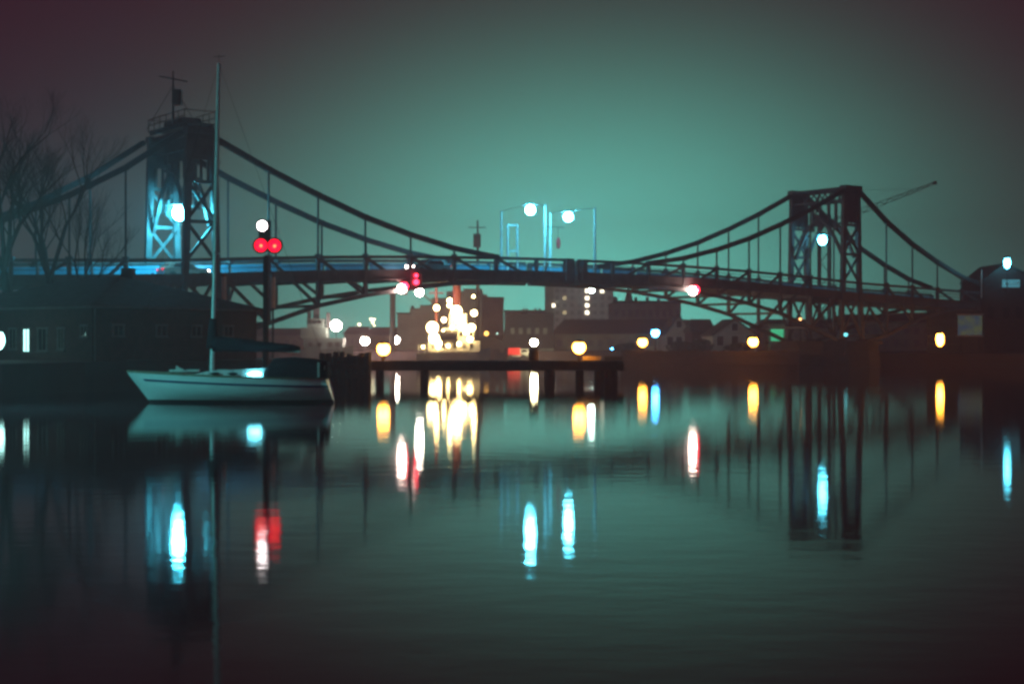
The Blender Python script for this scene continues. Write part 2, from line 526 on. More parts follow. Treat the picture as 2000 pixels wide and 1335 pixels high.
    for q in (0.4, W - 0.4):
        for z in (13.6, 14.8, 16.0, 17.2):
            f = 1 - ((16.2 - z) / 4.2) if z < 16.2 else 0.0
            inn = 0.35 + (1 - min(1, max(0.05, (16.6 - z) / 4.3)) ** 0.57) * (W / 2 - .35) if z < 16.4 else 1.2
            q1 = inn if q < 1 else W - inn
            if abs(q1 - q) > .3:
                MB().bar(B(T, q, z), B(T, q1, z), 0.22, 0.18).build('tie', STEEL, PO)
    for i in range(8):
        q0 = 0.5 + i * (W - 1.0) / 8; q1 = q0 + (W - 1.0) / 8
        MB().bar(B(T, q0, 18.5), B(T, q1, 19.6), 0.1, 0.14).build('lattice_bar', STEEL, PO)
        MB().bar(B(T + .05, q0, 19.6), B(T + .05, q1, 18.5), 0.1, 0.14).build('lattice_bar', STEEL, PO)
    if s < 0:
        MB().bar(B(T, W / 2, 17.75), B(T, W / 2, 19.6), W - .8, 0.12).build('web_plate', STEEL, PO)
    return root

left = leaf(-1, 'left bridge half with blue parapet, lit lattice tower and mast on its top')
right = leaf(1, 'right bridge half whose tower stands before the lattice crane')

# platform, railing and mast on the left tower
T = -8.3
pl = MB()
for k in (-0.42, 0.42):
    pl.bar(B(T + k * .6, .3, 20.25), B(T + k * .6, W - .3, 20.25), 0.22, 0.24)
pl.bar(B(T, .2, 20.42), B(T, W - .2, 20.42), 2.8, 0.09)
pl.bar(B(T, 1.8, 20.75), B(T, W - 2.2, 20.75), 1.6, 0.6)
PL = pl.build('platform', STEEL, left)
for k in (-0.29, 0.29):
    for z in (20.95, 21.45):
        MB().bar(B(T + k, .2, z), B(T + k, W - .2, z), 0.06, 0.06).build('handrail', STEELD, PL)
    for q in (.2, 1.4, 2.6, 3.9, 5.2, 6.4, W - .2):
        MB().bar(B(T + k, q, 20.46), B(T + k, q, 21.48), 0.06, 0.06).build('baluster', STEELD, PL)
for q in (.2, W - .2):
    MB().bar(B(T - .29, q, 21.45), B(T + .29, q, 21.45), 0.06, 0.06).build('handrail', STEELD, PL)
mq = 5.6
ms = MB().tube(B(T, mq, 20.4), B(T, mq, 25.4), 0.12, 0.07).build('mast', STEELD, left)
MB().bar(B(T - .32, mq - .55, 24.75), B(T + .32, mq + .55, 24.75), 0.1, 0.1).build('crossbar', STEELD, ms)
MB().box(B(T + .05, mq - .3, 23.2), (0.75, 0.6, 1.25)).build('equipment_box', STEELD, ms)
for k, q in ((-.4, 1.2), (.4, -1.2)):
    MB().tube(B(T, mq, 24.2), B(T + k, mq + q, 20.5), 0.03, n=5).build('stay', STEELD, ms)

# piers under the towers
def pier(s, label):
    c = B(8.4 * s, W / 2, -0.5)
    root = thing('bridge_pier', (c.x, c.y, -0.5), label, 'pier', 'stone piers under the bridge towers')
    n = 14
    zc = -0.5
    for i in range(5):
        m = MB()
        r = 6.3 - i * 0.06
        z1 = zc + 0.62
        m.prism([(c.x + r * math.cos(2 * math.pi * k / n), c.y + r * math.sin(2 * math.pi * k / n)) for k in range(n)], zc + 0.02, z1)
        m.build('stone_course', STONE, root)
        zc = z1
    MB().prism([(c.x + 6.5 * math.cos(2 * math.pi * k / n), c.y + 6.5 * math.sin(2 * math.pi * k / n)) for k in range(n)], zc + 0.01, zc + 0.35).build('cap', STONE, root)
    for v in (0, W):
        for k in (-.4, .4):
            MB().box(B(8.4 * s + k, v, zc + 0.1), (1.0, 1.0, 1.0)).build('bearing_block', STONE, root)
    return root
pier(-1, 'round stone pier carrying the left bridge tower behind the brick house')
pier(1, 'round stone pier carrying the right bridge tower beside the quay')

# ------------------------------------------------------------------ lamps on the bridge
def span_lamp(t, zl, label, qlamp=W / 2, dt=0.0):
    z0 = deck_z(t)
    root = thing('street_lamp', B(t, W / 2, z0), label, 'street lamp', 'lamps slung between masts over the bridge roadway')
    top = zl + 0.55
    for v in (0.32, W - 0.32):
        MB().tube(B(t, v, z0 - 0.2), B(t, v, top), 0.15, 0.09, n=8).build('mast', ALU, root)
    tl = t + dt
    MB().tube(B(t, 0.32, top - .05), B(tl, qlamp, zl + .5), 0.03, n=5).build('arm' if dt else 'span_wire', STEELD, root)
    MB().tube(B(t, W - 0.32, top - .05), B(tl, qlamp, zl + .5), 0.02, n=5).build('span_wire', STEELD, root)
    MB().tube(B(tl, qlamp, zl + .36), B(tl, qlamp, zl + .58), 0.8, 0.12, n=16).build('lamp_hood', STEELD, root)
    MB().ball(B(tl, qlamp, zl - .08), 0.44).build('lamp_bulb', G_CYAN, root)
    return root
span_lamp(-0.72, 15.15, 'glowing cyan lamp slung above the left leaf tip, between lit masts', -0.55, -0.52)
span_lamp(0.58, 15.25, 'glowing cyan lamp slung above the right leaf tip, beside the red sign', W / 2 + .6)

def portal_lamp(s, q, z, mt, label, r=0.42, dt=0.0):
    t = s * (8.3 if s < 0 else 8.4) + dt
    c = B(t, q, z)
    root = thing('portal_lamp', c - Vector((0, 0, r)), label, 'lamp', 'lamps hung in the tower portals')
    MB().tube(c + Vector((0, 0, r * 1.02)), c + Vector((0, 0, r * 1.5)), r * 2.1, .15, n=16).build('lamp_hood', STEELD, root)
    MB().ball(c, r, sz=1.12).build('lamp_bulb', mt, root)
    MB().tube(c + Vector((0, 0, r * 1.5)), Vector((c.x, c.y, 16.2)), .03, n=5).build('hanging_rod', STEELD, root)
    return root
portal_lamp(-1, 4.35, 13.5, G_TOWER, 'cyan-white lamp hung in the arch of the left tower', .56)
portal_lamp(1, 4.2, 14.3, G_CYAN2, 'cyan-white lamp hung in the arch of the right tower', .50)

# barrier gate frame and warning sign beside the middle masts
def gate_frame(t, v, z1, label):
    z0 = deck_z(t)
    root = thing('barrier_frame', B(t, v, z0), label, 'frame')
    d = 1.15 / P
    MB().bar(B(t, v, z0), B(t, v, z1), 0.17).build('upright', ALU, root)
    MB().bar(B(t + d, v, z0), B(t + d, v, z1 - .05), 0.17).build('upright', ALU, root)
    MB().bar(B(t, v, z1 - .05), B(t + d, v, z1 - .05), 0.17).build('crossbar', ALU, root)
    MB().bar(B(t, v, z0 + 2.1), B(t + d, v, z0 + 2.1), 0.17).build('crossbar', ALU, root)
    return root
gate_frame(-1.02, 4.5, 14.1, 'white steel frame standing beside the lit masts on the left leaf tip')
t_ = 0.40
sg = thing('warning_sign', B(t_, W - .8, deck_z(t_)), 'oval red warning sign hung from a post frame near the leaf joint', 'sign')
sx = 0.32
MB().tube(B(t_ - .0, W - 6.4 + 5.6, deck_z(t_)), B(t_, W - .8, 14.4), 0.05, n=6).build('post', STEELD, sg)
MB().bar(B(t_, W - .8, 14.35), B(t_ + sx * 1.55, W - .8, 14.35), 0.06).build('bracket', STEELD, sg)
pc = B(t_ + sx, W - .85, 12.75)
dv = Vector((VD[0], VD[1], 0))
mm = MB()
n = 16; vsx = []
for dd in (-.04, .04):
    for i in range(n):
        a = 2 * math.pi * i / n
        vsx.append(pc + dv * dd + Vector((UD[0], UD[1], 0)) * (.26 * math.cos(a)) + Vector((0, 0, .58 * math.sin(a))))
mm.add(vsx, [tuple(range(n)), tuple(reversed(range(n, 2 * n)))] + [(i, n + i, n + (i + 1) % n, (i + 1) % n) for i in range(n)])
mm.build('sign_plate', SIGNR, sg)
MB().bar(B(t_ + sx, W - .8, 13.2), B(t_ + sx, W - .8, 14.35), 0.03).build('hanger', STEELD, sg)

# navigation lights on the bridge
def nav_light(c, parts, label):
    root = thing('navigation_light', c - Vector((0, 0, .5)), label, 'light')
    MB().box(c + Vector((0.1, .25, .0)), (0.7, .2, 1.0)).build('back_plate', STEELD, root)
    for (ox, oz, r, m) in parts:
        MB().ball(c + Vector((ox, -.12 if m is G_NAVR else -.3, oz)), r, 12, 8).build('lamp_bulb', m, root)
    return root
def near_t(px): return (px - 1123.44) / (95.426 - 0.018822 * px)
def Bpx(px, py, v=-0.35):
    t = near_t(px); p = B(t, v, 0)
    p.z = CH + (667.5 - py) / F * p.y
    return p
nav_light(Bpx(781, 564), [(0, 0, .40, G_NAVW), (.22, .22, .36, G_NAVR)], 'white and red navigation light under the left leaf of the bridge')
nav_light(Bpx(1348, 568), [(0, 0, .44, G_NAVW), (.26, .12, .44, G_NAVR)], 'white and red navigation light under the right leaf of the bridge')
nav_light(Bpx(810, 545), [(-.05, .32, .17, G_NAVR), (-.05, -.26, .24, G_NAVR)], 'pair of small red lights one above the other on the bridge girder')

# ------------------------------------------------------------------ cars on the deck
def car(t, v, body, label, flip=1):
    z = deck_z(t) - .24
    o = B(t, v, z)
    root = thing('car', o, label, 'car', 'cars crossing the bridge')
    U = Vector((UD[0], UD[1], 0)) * flip; V = Vector((VD[0], VD[1], 0)) * flip
    def pt(x, y, zz): return o + U * x + V * y + Vector((0, 0, zz))
    prof = [(-2.0, .35), (-2.05, .75), (-1.75, .92), (-1.3, 1.38), (.25, 1.42), (.95, .95), (1.85, .82), (2.05, .6), (2.0, .35)]
    n = len(prof)
    m = MB().add([pt(x, -.8 + (.12 if zz > 1.2 else 0), zz) for x, zz in prof] + [pt(x, .8 - (.12 if zz > 1.2 else 0), zz) for x, zz in prof],
                 [tuple(range(n)), tuple(reversed(range(n, 2 * n)))] + [(i, n + i, n + (i + 1) % n, (i + 1) % n) for i in range(n)])
    m.build('body', body, root)
    for y in (-.815, .815):
        k = [(-1.2, .97), (-1.0, 1.3), (.15, 1.33), (.7, .97)]
        e = .09 if y > 0 else -.09
        MB().add([pt(x, y - (e if zz > 1.2 else 0), zz) for x, zz in k] + [pt(x, y * .97 - (e if zz > 1.2 else 0), zz) for x, zz in k],
                 [(0, 1, 2, 3), (7, 6, 5, 4), (0, 4, 5, 1), (1, 5, 6, 2), (2, 6, 7, 3), (3, 7, 4, 0)]).build('side_window', GLASSD, root)
    for x in (-1.25, 1.3):
        for y in (-.78, .78):
            MB().tube(pt(x, y - .1, .31), pt(x, y + .1, .31), .31, n=14).build('wheel', TYRE, root)
    for y in (-.55, .55):
        MB().ball(pt(2.02, y, .68), .13, 8, 6).build('headlight', G_NAVW, root)
        MB().box(pt(-2.04, y, .75), (.1, .3, .14), Matrix.Rotation(TH, 3, 'Z')).build('tail_light', G_SIGR, root)
    return root
car(-2.85, 5.4, CARG, 'grey car with bright headlights in the middle of the bridge', -1)
car(-8.05, 6.2, CARP, 'reddish car passing through the lit left tower', 1)

# ------------------------------------------------------------------ quay lamps and posts
def lamp_post(px, py, D, m, r, base_z, label, name='quay_lamp', cat='lamp', group=None, arm=0.0, sz=1.0):
    c = at(px, py, D)
    root = thing(name, (c.x + arm, c.y, base_z), label, cat, group)
    MB().tube((c.x + arm, c.y, base_z - .02), (c.x + arm, c.y, base_z + .35), .14, .11, n=8).build('base', STEELD, root)
    MB().tube((c.x + arm, c.y, base_z + .3), (c.x + arm, c.y, max(base_z + .4, c.z - r * .9)), .07, .05, n=8).build('post', STEELD, root)
    if arm:
        MB().tube((c.x + arm, c.y, c.z - r * .9), (c.x, c.y, c.z + r), .045, n=6).build('arm', STEELD, root)
    MB().tube((c.x, c.y, c.z + r * .72 * sz), (c.x, c.y, c.z + r * 1.15 * sz), r * .75, r * .3, n=10).build('hood', STEELD, root)
    MB().ball(c, r, sz=sz).build('lamp_bulb', m, root)
    return root
JD = 104.6
JZ = 1.56
lamp_post(749, 681, JD, G_SOD, .45, JZ, 'low orange lamp on the jetty next to the dark dolphin')
lamp_post(1131, 678, JD, G_SOD, .45, JZ, 'low orange lamp near the open end of the jetty')
lamp_post(1255, 668, 152, G_SOD, .48, 1.9, 'orange lamp on the timber guide wall below a blue lamp')
lamp_post(1280, 650, 172, G_BLUE, .46, 1.9, 'small blue lamp standing over the timber guide wall')
lamp_post(1471, 667, 156, G_SOD, .52, 1.9, 'orange lamp in front of the pale gable house')
lamp_post(1836, 662, 162, G_SOD, .42, 1.55, 'elongated orange lamp below the right end of the bridge', sz=1.9)
lamp_post(1043, 668, 200, G_QWARM, .50, 1.55, 'warm white lamp beside the red box trailer on the far quay')
lamp_post(713, 665, 200, G_WHITE, .56, 1.55, 'white lamp on the far quay beside the low sheds')
lamp_post(772, 663, 200, G_WHITE, .54, 1.55, 'white lamp on the far quay at the foot of a tall pole')
lamp_post(1967, 513, 176, glow('mercury_lamp_end', CYAN, 40), .38, 8.0, 'cyan white lamp before the gable roof at the bridge end', sz=1.8)
lamp_post(1195, 681, 208, G_BLUE, .14, 1.55, 'tiny blue lamp on the far quay behind the jetty end')
lamp_post(1563, 623, 166, glow('small_orange', (1, .45, .15), 6, False), .16, 2.9, 'tiny orange lamp on the right bridge pier')
lamp_post(1652, 653, 160, glow('small_cyan', (.15, .7, .75), 3, False), .22, 1.55, 'tiny cyan lamp on the quay right of the bridge pier')
lamp_post(-7, 664, 90, G_WINC, .50, 1.7, 'bright cyan white lamp before the brick house wall', sz=1.3)
# tall lamp on the near bank, beyond the left edge of the view
lamp_post(1155, 565, 408, glow('town_lamp', (0.72, 1.0, 0.88), 110), .95, 1.55, 'bright white lamp on a tall post before the pale apartment block', 'town_lamp')
q = thing('street_lamp', (-25.7, 63.0, 1.7), 'tall cyan street lamp on the near left bank', 'street lamp')
MB().tube((-25.7, 63.0, 1.68), (-25.7, 63.0, 7.1), .12, .07).build('mast', STEELD, q)
MB().tube((-25.7, 63.0, 7.05), (-24.0, 63.0, 7.48), .05, n=6).build('arm', STEELD, q)
MB().tube((-24.0, 63.0, 7.25), (-24.0, 63.0, 7.5), .40, .12, n=12, cap=False).build('hood', STEELD, q)
MB().ball((-24.0, 63.0, 7.0), .34).build('lamp_bulb', G_QUAY, q)
shv, shf = [], []
for i_ in range(15):                     # shield added out of view to keep lamp light off the house
    a_ = math.radians(72 + i_ * 14)
    for r_, z_ in ((.46, 6.45), (.46, 7.5), (.50, 7.5), (.50, 6.45)):
        shv.append((-24.0 + r_ * math.cos(a_), 63.0 + r_ * math.sin(a_), z_))
for i_ in range(14):
    for j_ in range(4):
        shf.append((i_ * 4 + j_, i_ * 4 + (j_ + 1) % 4, i_ * 4 + 4 + (j_ + 1) % 4, i_ * 4 + 4 + j_))
MB().add(shv, shf).build('added_shield', STEELD, q)

# pole on the far quay
c = at(767, 575, 196)
q = thing('quay_pole', (c.x, c.y, 1.55), 'tall dark pole on the far quay left of the lit ship', 'pole')
MB().tube((c.x, c.y, 1.5), (c.x, c.y, c.z), .42, .36, n=10).build('shaft', STEELD, q)
MB().tube((c.x, c.y, c.z - .1), (c.x, c.y, c.z + .25), .5, .3, n=10).build('cap', STEELD, q)

# ------------------------------------------------------------------ signal mast in front of the bridge
D = 92
s_ = F / D
base = at(519, 700, D)
q = thing('signal_mast', (base.x, D, -.2), 'signal mast with one white above two red lights', 'signal')
zt = at(0, 425, D).z
MB().tube((base.x, D, -.4), (base.x, D, at(0, 500, D).z), .2, .16, n=8).build('mast', STEELD, q)
for (px, py, m, rr) in ((512, 441, G_SIGW, .31), (509.5, 479, G_SIGR, .39), (536, 479.5, G_SIGR, .39)):
    c = at(px, py, D)
    b = MB().tube(c + Vector((0, .02, 0)), c + Vector((0, .4, 0)), rr * 1.32, rr * .9, n=18).build('lamp_housing', STEELD, q)
    MB().tube(c + Vector((0, -.02, 0)), c + Vector((0, .015, 0)), rr, n=20).build('lens', m, b)
    if m is G_SIGR:
        MB().ball(c + Vector((.02, -.06, -.03)), .10, 8, 6).build('lamp_core', G_SIGRC, b)
MB().box(at(516, 450, D) + Vector((0, .32, -.3)), (.75, .2, 1.9)).build('bracket', STEELD, q)
MB().box(at(523, 479, D) + Vector((0, .34, 0)), (1.6, .16, .3)).build('bracket', STEELD, q)
for (px, y0, y1) in ((437, 540, 592), (533, 541, 602)):
    a = at(px, y0, 112); b = at(px, y1, 112)
    q = thing('marker_post', (a.x, 112, 1.7), 'pale marker post with a red top beside the signal mast' if px > 500 else 'pale marker post with a red top behind the brick house roof', 'post')
    MB().tube((a.x, 112, -.4), (a.x, 112, b.z), .08, n=8).build('foot', STEELD, q)
    MB().tube((a.x, 112, b.z), (a.x, 112, a.z), .19, n=10).build('shaft', FRAME, q)
    MB().tube((a.x, 112, a.z), (a.x, 112, a.z + .25), .2, .12, n=10).build('cap', REDP, q)

# ------------------------------------------------------------------ jetty and dolphin
jx0, jx1 = -11.0, at(1218, 0, JD).x
root = thing('jetty', ((jx0 + jx1) / 2, JD, -.5), 'long dark timber jetty on piles crossing before the bridge', 'jetty')
npl = 52
for i in range(npl):
    x = jx0 + (i + .5) * (jx1 - jx0) / npl
    MB().box((x, JD + .9 + random.uniform(-.04, .04), JZ - .06 + random.uniform(-.012, .012)), ((jx1 - jx0) / npl - .025, 2.4, .09)).build('plank', TIMBER, root)
for y in (JD - .15, JD + 1.9):
    MB().box(((jx0 + jx1) / 2, y, JZ - .42), (jx1 - jx0, .3, .58)).build('stringer', TIMBER, root)
for px, wd in ((828, .5), (1074, .72), (1133, .5), (1172, .62), (1195, .8), (900 - 160, .4)):
    x = at(px, 0, JD).x
    for y in (JD - .1, JD + 1.85):
        MB().tube((x, y, -.6), (x, y, JZ - .75 + .1), wd * .52, wd * .48, n=12).build('pile', TIMBER, root)
# boxes at the open end
def crate(px0, px1, py0, py1, y, m, name, label):
    a = at(px0, py0, JD); b = at(px1, py1, JD)
    q = thing(name, ((a.x + b.x) / 2, y, JZ), label, 'box')
    h = (a.z - JZ)
    MB().box(((a.x + b.x) / 2, y, JZ + .03 + h / 2 - .05), (b.x - a.x, .9, h - .1)).build('body', m, q)
    MB().box(((a.x + b.x) / 2, y, JZ + h), (b.x - a.x + .08, .98, .07)).build('lid', m, q)
crate(1140, 1174, 697, 722, JD + .8, mat('yellow_box', (.5, .38, .12), .7, 0, .2, 2), 'storage_box', 'low yellow box under the orange jetty lamp')
crate(1182, 1216, 697, 722, JD + .8, TIMBER, 'storage_box', 'low dark box at the very end of the jetty')
c = at(1043, 690, JD)
q = thing('mooring_post', (c.x, JD + .9, JZ), 'stout dark mooring post standing on the jetty', 'post')
MB().tube((c.x, JD + .9, JZ), (c.x, JD + .9, at(0, 683, JD).z), .36, .3, n=12).build('shaft', TIMBER, q)
MB().tube((c.x, JD + .9, at(0, 683, JD).z), (c.x, JD + .9, at(0, 680, JD).z), .42, .34, n=12).build('cap', STEELD, q)
# dolphin
root = thing('mooring_dolphin', (-11.8, 103, -.5), 'dark cluster of timber piles between yacht and jetty', 'dolphin')
for i in range(8):
    for j in range(3):
        x = -12.9 + i * .43 + random.uniform(-.05, .05); y = 101.8 + j * .5
        h = 1.95 + random.uniform(-.28, .25)
        MB().tube((x, y, -.6), (x + random.uniform(-.04, .04), y + .05, h), .22, .19, n=10).build('pile', TIMBER, root)
for z in (.55, 1.2):
    MB().box((-11.4, 101.5, z), (3.5, .16, .26)).build('waler', TIMBER, root)

# timber guide wall before the right pier
gx0, gx1, gD = at(1212, 0, 160).x, at(1560, 0, 160).x, 160
root = thing('guide_wall', ((gx0 + gx1) / 2, gD, -.5), 'dark timber guide wall leading to the right bridge pier', 'wall')
n = 56
for i in range(n):
    x = gx0 + (i + .5) * (gx1 - gx0) / n
    MB().box((x, gD + random.uniform(-.05, .05), .65 + random.uniform(-.1, .12)), ((gx1 - gx0) / n - .03, .28, 2.5)).build('plank', TIMBER, root)
for z in (.5, 1.5):
    MB().box(((gx0 + gx1) / 2, gD - .28, z), (gx1 - gx0, .22, .25)).build('waler', TIMBER, root)
MB().box(((gx0 + gx1) / 2, gD + .9, 1.82), (gx1 - gx0, 1.5, .12)).build('walkway', TIMBER, root)

# ------------------------------------------------------------------ sailing yacht
YD = 71.0
ys = F / YD
def yacht():
    xb, xs = at(248, 0, YD).x, at(650, 0, YD).x
    Lh = xs - xb
    root = thing('sailing_yacht', ((xb + xs) / 2, YD, 0), 'white sailing yacht with blue stripe and tall bare mast', 'yacht')
    beam = 1.55
    NS, NR = 28, 11
    def sheer(u): return 1.40 - .32 * u + .18 * (u - .55) ** 2
    def half(u):
        return beam * (math.sin(math.pi * min(1, (u * .72 + .0)) ** .9) ** .75 if u < .69 else math.sin(math.pi * (.69 * .72) ** .9) ** .75 * (1 - .42 * ((u - .69) / .31) ** 2))
    def stem(z):         # rake of the stem and of the transom
        return max(0, (1.40 - z)) * .78
    def stern(z): return -max(0, (1.1 - z)) * -.06
    def section(u):
        h, zs = half(u), sheer(u)
        kd = -.35 * math.sin(math.pi * min(1, max(0.02, u))) ** .5
        pts = []
        for j in range(NR):
            f = j / (NR - 1)
            z = zs + (kd - zs) * f
            wd = h * (1 - max(0, (f - .2) / .8) ** 2.6) * (1 - .10 * f)
            pts.append((wd, z))
        return pts
    def P3(u, y, z, side):
        x0 = xb + stem(z); x1 = xs - .22 + (.28 * max(0, 1.1 - z))
        return Vector((x0 + (x1 - x0) * u, YD + side * y, z))
    hull = MB(); strip = MB(); boot = MB()
    us = [i / NS for i in range(NS + 1)]
    vs = []; fs = []
    for u in us:
        pts = section(u)
        row = [P3(u, y, z, -1) for y, z in pts] + [P3(u, y, z, 1) for y, z in reversed(pts)]
        vs += row
    R = 2 * NR
    for i in range(NS):
        for j in range(R - 1):
            a = i * R + j
            fs.append((a, a + R, a + R + 1, a + 1))
    fs.append(tuple(range(NS * R, NS * R + R)))
    hull.add(vs, fs)
    ho = hull.build('hull', WHITE, root, True)
    # deck
    dk = MB(); dvs = []
    for u in us:
        h, z = half(u), sheer(u)
        dvs += [P3(u, h * .985, z - .02, -1), Vector((P3(u, 0, z, 1).x, YD, z + .06)), P3(u, h * .985, z - .02, 1)]
    dfs = []
    for i in range(NS):
        for j in range(2):
            a = i * 3 + j
            dfs.append((a, a + 1, a + 4, a + 3))
    dk.add(dvs, dfs); dk.build('deck', TEAK, root)
    for sd in (-1, 1):
        tr = MB(); stp = MB(); bt = MB()
        for u0, u1 in zip(us, us[1:]):
            tr.bar(P3(u0, half(u0), sheer(u0) + .02, sd), P3(u1, half(u1), sheer(u1) + .02, sd), .06, .07)
            if u0 > .06:
                q = []
                for u in (u0, u1):
                    for z in (sheer(u) - .30, sheer(u) - .40):
                        f = (sheer(u) - z) / (sheer(u) + .35)
                        y = half(u) * (1 - max(0, (f - .2) / .8) ** 2.6) * (1 - .10 * f) + .012
                        q.append(P3(u, y, z, sd))
                stp.add(q, [(0, 1, 3, 2)])
            q = []
            for u in (u0, u1):
                kd = -.35 * math.sin(math.pi * min(1, max(0.02, u))) ** .5
                for z in (.13, -.05):
                    f = (sheer(u) - z) / (sheer(u) - kd)
                    y = half(u) * (1 - max(0, (min(1, f) - .2) / .8) ** 2.6) * (1 - .10 * f) + .02
                    q.append(P3(u, y, z, sd))
            bt.add(q, [(0, 1, 3, 2)])
        tr.build('toe_rail', TEAK, root); stp.build('blue_stripe', HSTRIPE, ho); bt.build('waterline_band', ANTIF, ho)
    # cabin trunk
    cx0, cx1 = at(365, 0, YD).x, at(545, 0, YD).x
    zc = 1.20
    prof = [(cx0, zc), (cx0 + 1.1, zc + .28), (cx1 - .5, zc + .42), (cx1, zc + .40), (cx1 + .35, zc - .05)]
    ct = MB(); n = len(prof)
    ct.add([(x, YD - .88 + (.14 if z > zc + .1 else 0), z) for x, z in prof] + [(x, YD + .88 - (.14 if z > zc + .1 else 0), z) for x, z in prof],
           [tuple(range(n)), tuple(reversed(range(n, 2 * n)))] + [(i, n + i, n + (i + 1) % n, (i + 1) % n) for i in range(n)])
    cb = ct.build('cabin', WHITE, root)
    # portlights: one glows, standing for a bright highlight on its pane
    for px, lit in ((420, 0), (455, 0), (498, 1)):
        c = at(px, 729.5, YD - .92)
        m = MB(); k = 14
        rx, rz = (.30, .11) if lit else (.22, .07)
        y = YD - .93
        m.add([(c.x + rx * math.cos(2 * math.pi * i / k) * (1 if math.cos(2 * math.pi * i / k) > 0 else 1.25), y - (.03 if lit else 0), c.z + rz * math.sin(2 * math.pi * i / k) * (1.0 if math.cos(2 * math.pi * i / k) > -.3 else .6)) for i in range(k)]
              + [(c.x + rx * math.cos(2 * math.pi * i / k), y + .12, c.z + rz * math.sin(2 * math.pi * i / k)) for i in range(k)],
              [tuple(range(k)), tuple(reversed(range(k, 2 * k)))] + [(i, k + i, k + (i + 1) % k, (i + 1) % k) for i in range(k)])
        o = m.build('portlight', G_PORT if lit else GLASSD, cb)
        if lit: o['label'] = 'portlight with its bright cyan highlight made to glow'
    # hatches, winches
    for px in (345, 378, 438):
        c = at(px, 722, YD)
        MB().box((c.x, YD - .1, c.z - .03), (.55, .5, .1)).build('hatch', FRAME, root)
    for px in (560, 574):
        c = at(px, 728, YD)
        MB().tube((c.x, YD - .9, c.z - .22), (c.x, YD - .9, c.z), .09, .07, n=10).build('winch', ALU, root)
    # mast, boom, rigging
    mb, mt = at(414, 722, YD), at(427.5, 124, YD)
    mt.y = YD
    M = MB().tube(mb - Vector((0, 0, .2)), mt, .115, .085, n=12).build('mast', ALU, root)
    for f in (.38, .68):
        p = mb.lerp(mt, f)
        for sd in (-1, 1):
            MB().tube(p, p + Vector((.12, sd * .95 * (1.15 - .5 * f), .05)), .03, .02, n=6).build('spreader', ALU, M)
    MB().tube(mt, mt + Vector((0, 0, .45)), .012, n=5).build('antenna', STEELD, M)
    MB().bar(mt + Vector((-.25, 0, .3)), mt + Vector((.3, 0, .34)), .03).build('wind_vane', STEELD, M)
    def wire(p, q, nm): MB().tube(p, q, .008, n=4, cap=False).build(nm, STEELD, root)
    bowp = Vector((xb + .1, YD, 1.45)); stp_ = Vector((xs - .15, YD, 1.2))
    wire(mt, bowp, 'forestay'); wire(mt, stp_, 'backstay')
    for sd in (-1, 1):
        for f in (.68, .97):
            p = mb.lerp(mt, f)
            wire(p, Vector((mb.x + .15, YD + sd * 1.45, 1.25)), 'shroud')
    # gooseneck cover and boom with furled sail
    g0 = at(416, 674, YD); g1 = at(586, 681, YD)
    bo = MB().tube(g0 + Vector((0, 0, -.12)), g1 + Vector((0, 0, -.12)), .07, .06, n=10).build('boom', ALU, root)
    sc = MB(); k = 12; pv = []; pf = []
    for i in range(13):
        f = i / 12
        p = g0.lerp(g1, f); r = .22 * (1 - f) ** 1.2 + .17 - (.07 if i == 12 else 0)
        for j in range(k):
            a = 2 * math.pi * j / k
            pv.append(p + Vector((0, math.cos(a) * r * .75, math.sin(a) * r + .08 * (1 - f) + random.uniform(-.015, .015))))
    for i in range(12):
        for j in range(k):
            pf.append((i * k + j, i * k + (j + 1) % k, (i + 1) * k + (j + 1) % k, (i + 1) * k + j))
    pf += [tuple(reversed(range(k))), tuple(range(12 * k, 13 * k))]
    sc.add(pv, pf).build('sail_cover', NAVY, bo, True)
    mc0, mc1 = at(414.5, 680, YD), at(416, 622, YD)
    MB().tube(mc0, mc1, .30, .17, n=12).build('mast_cover', NAVY, M, True)
    # cockpit tent
    tx0, tx1 = at(523, 0, YD).x, at(641, 0, YD).x
    tv = []; tf = []; k = 9
    st = [(0, .55), (.12, 1.0), (.45, 1.06), (.8, .98), (1.0, .86)]
    for f, hh in st:
        x = tx0 + (tx1 - tx0) * f
        for j in range(k):
            a = math.pi * j / (k - 1)
            tv.append((x, YD - math.cos(a) * (1.18 - .25 * f), 1.10 + hh * math.sin(a) ** .6 * .98))
    for i in range(len(st) - 1):
        for j in range(k - 1):
            a = i * k + j
            tf.append((a, a + 1, a + k + 1, a + k))
    tf += [tuple(reversed(range(k))), tuple(range((len(st) - 1) * k, len(st) * k))]
    MB().add(tv, tf).build('cockpit_tent', NAVY, root, True)
    # rails
    for sd in (-1, 1):
        pl_ = [MB(), MB()]
        for u in (.03, .12, .25, .4, .55, .7, .82):
            p = P3(u, half(u) * .95, sheer(u), sd)
            MB().tube(p, p + Vector((0, 0, .55)), .009, n=5).build('stanchion', STEELD, root)
        us2 = [.03, .12, .25, .4, .55, .7, .82]
        for a, b in zip(us2, us2[1:]):
            for hh in (.32, .6):
                pl_[0 if hh < .5 else 1].tube(P3(a, half(a) * .95, sheer(a) + hh, sd), P3(b, half(b) * .95, sheer(b) + hh, sd), .004, n=4, cap=False)
        for k_ in pl_: k_.build('lifeline', STEELD, root)
    pp = MB()
    a = P3(.03, half(.03) * .95, sheer(.03) + .6, -1); b = P3(.03, half(.03) * .95, sheer(.03) + .6, 1)
    pp.tube(a, (xb + .02, YD, 2.0), .016, n=6).tube(b, (xb + .02, YD, 2.0), .016, n=6).tube((xb + .02, YD, 2.0), (xb + .12, YD, 1.42), .016, n=6)
    pp.build('pulpit', STEELD, root)
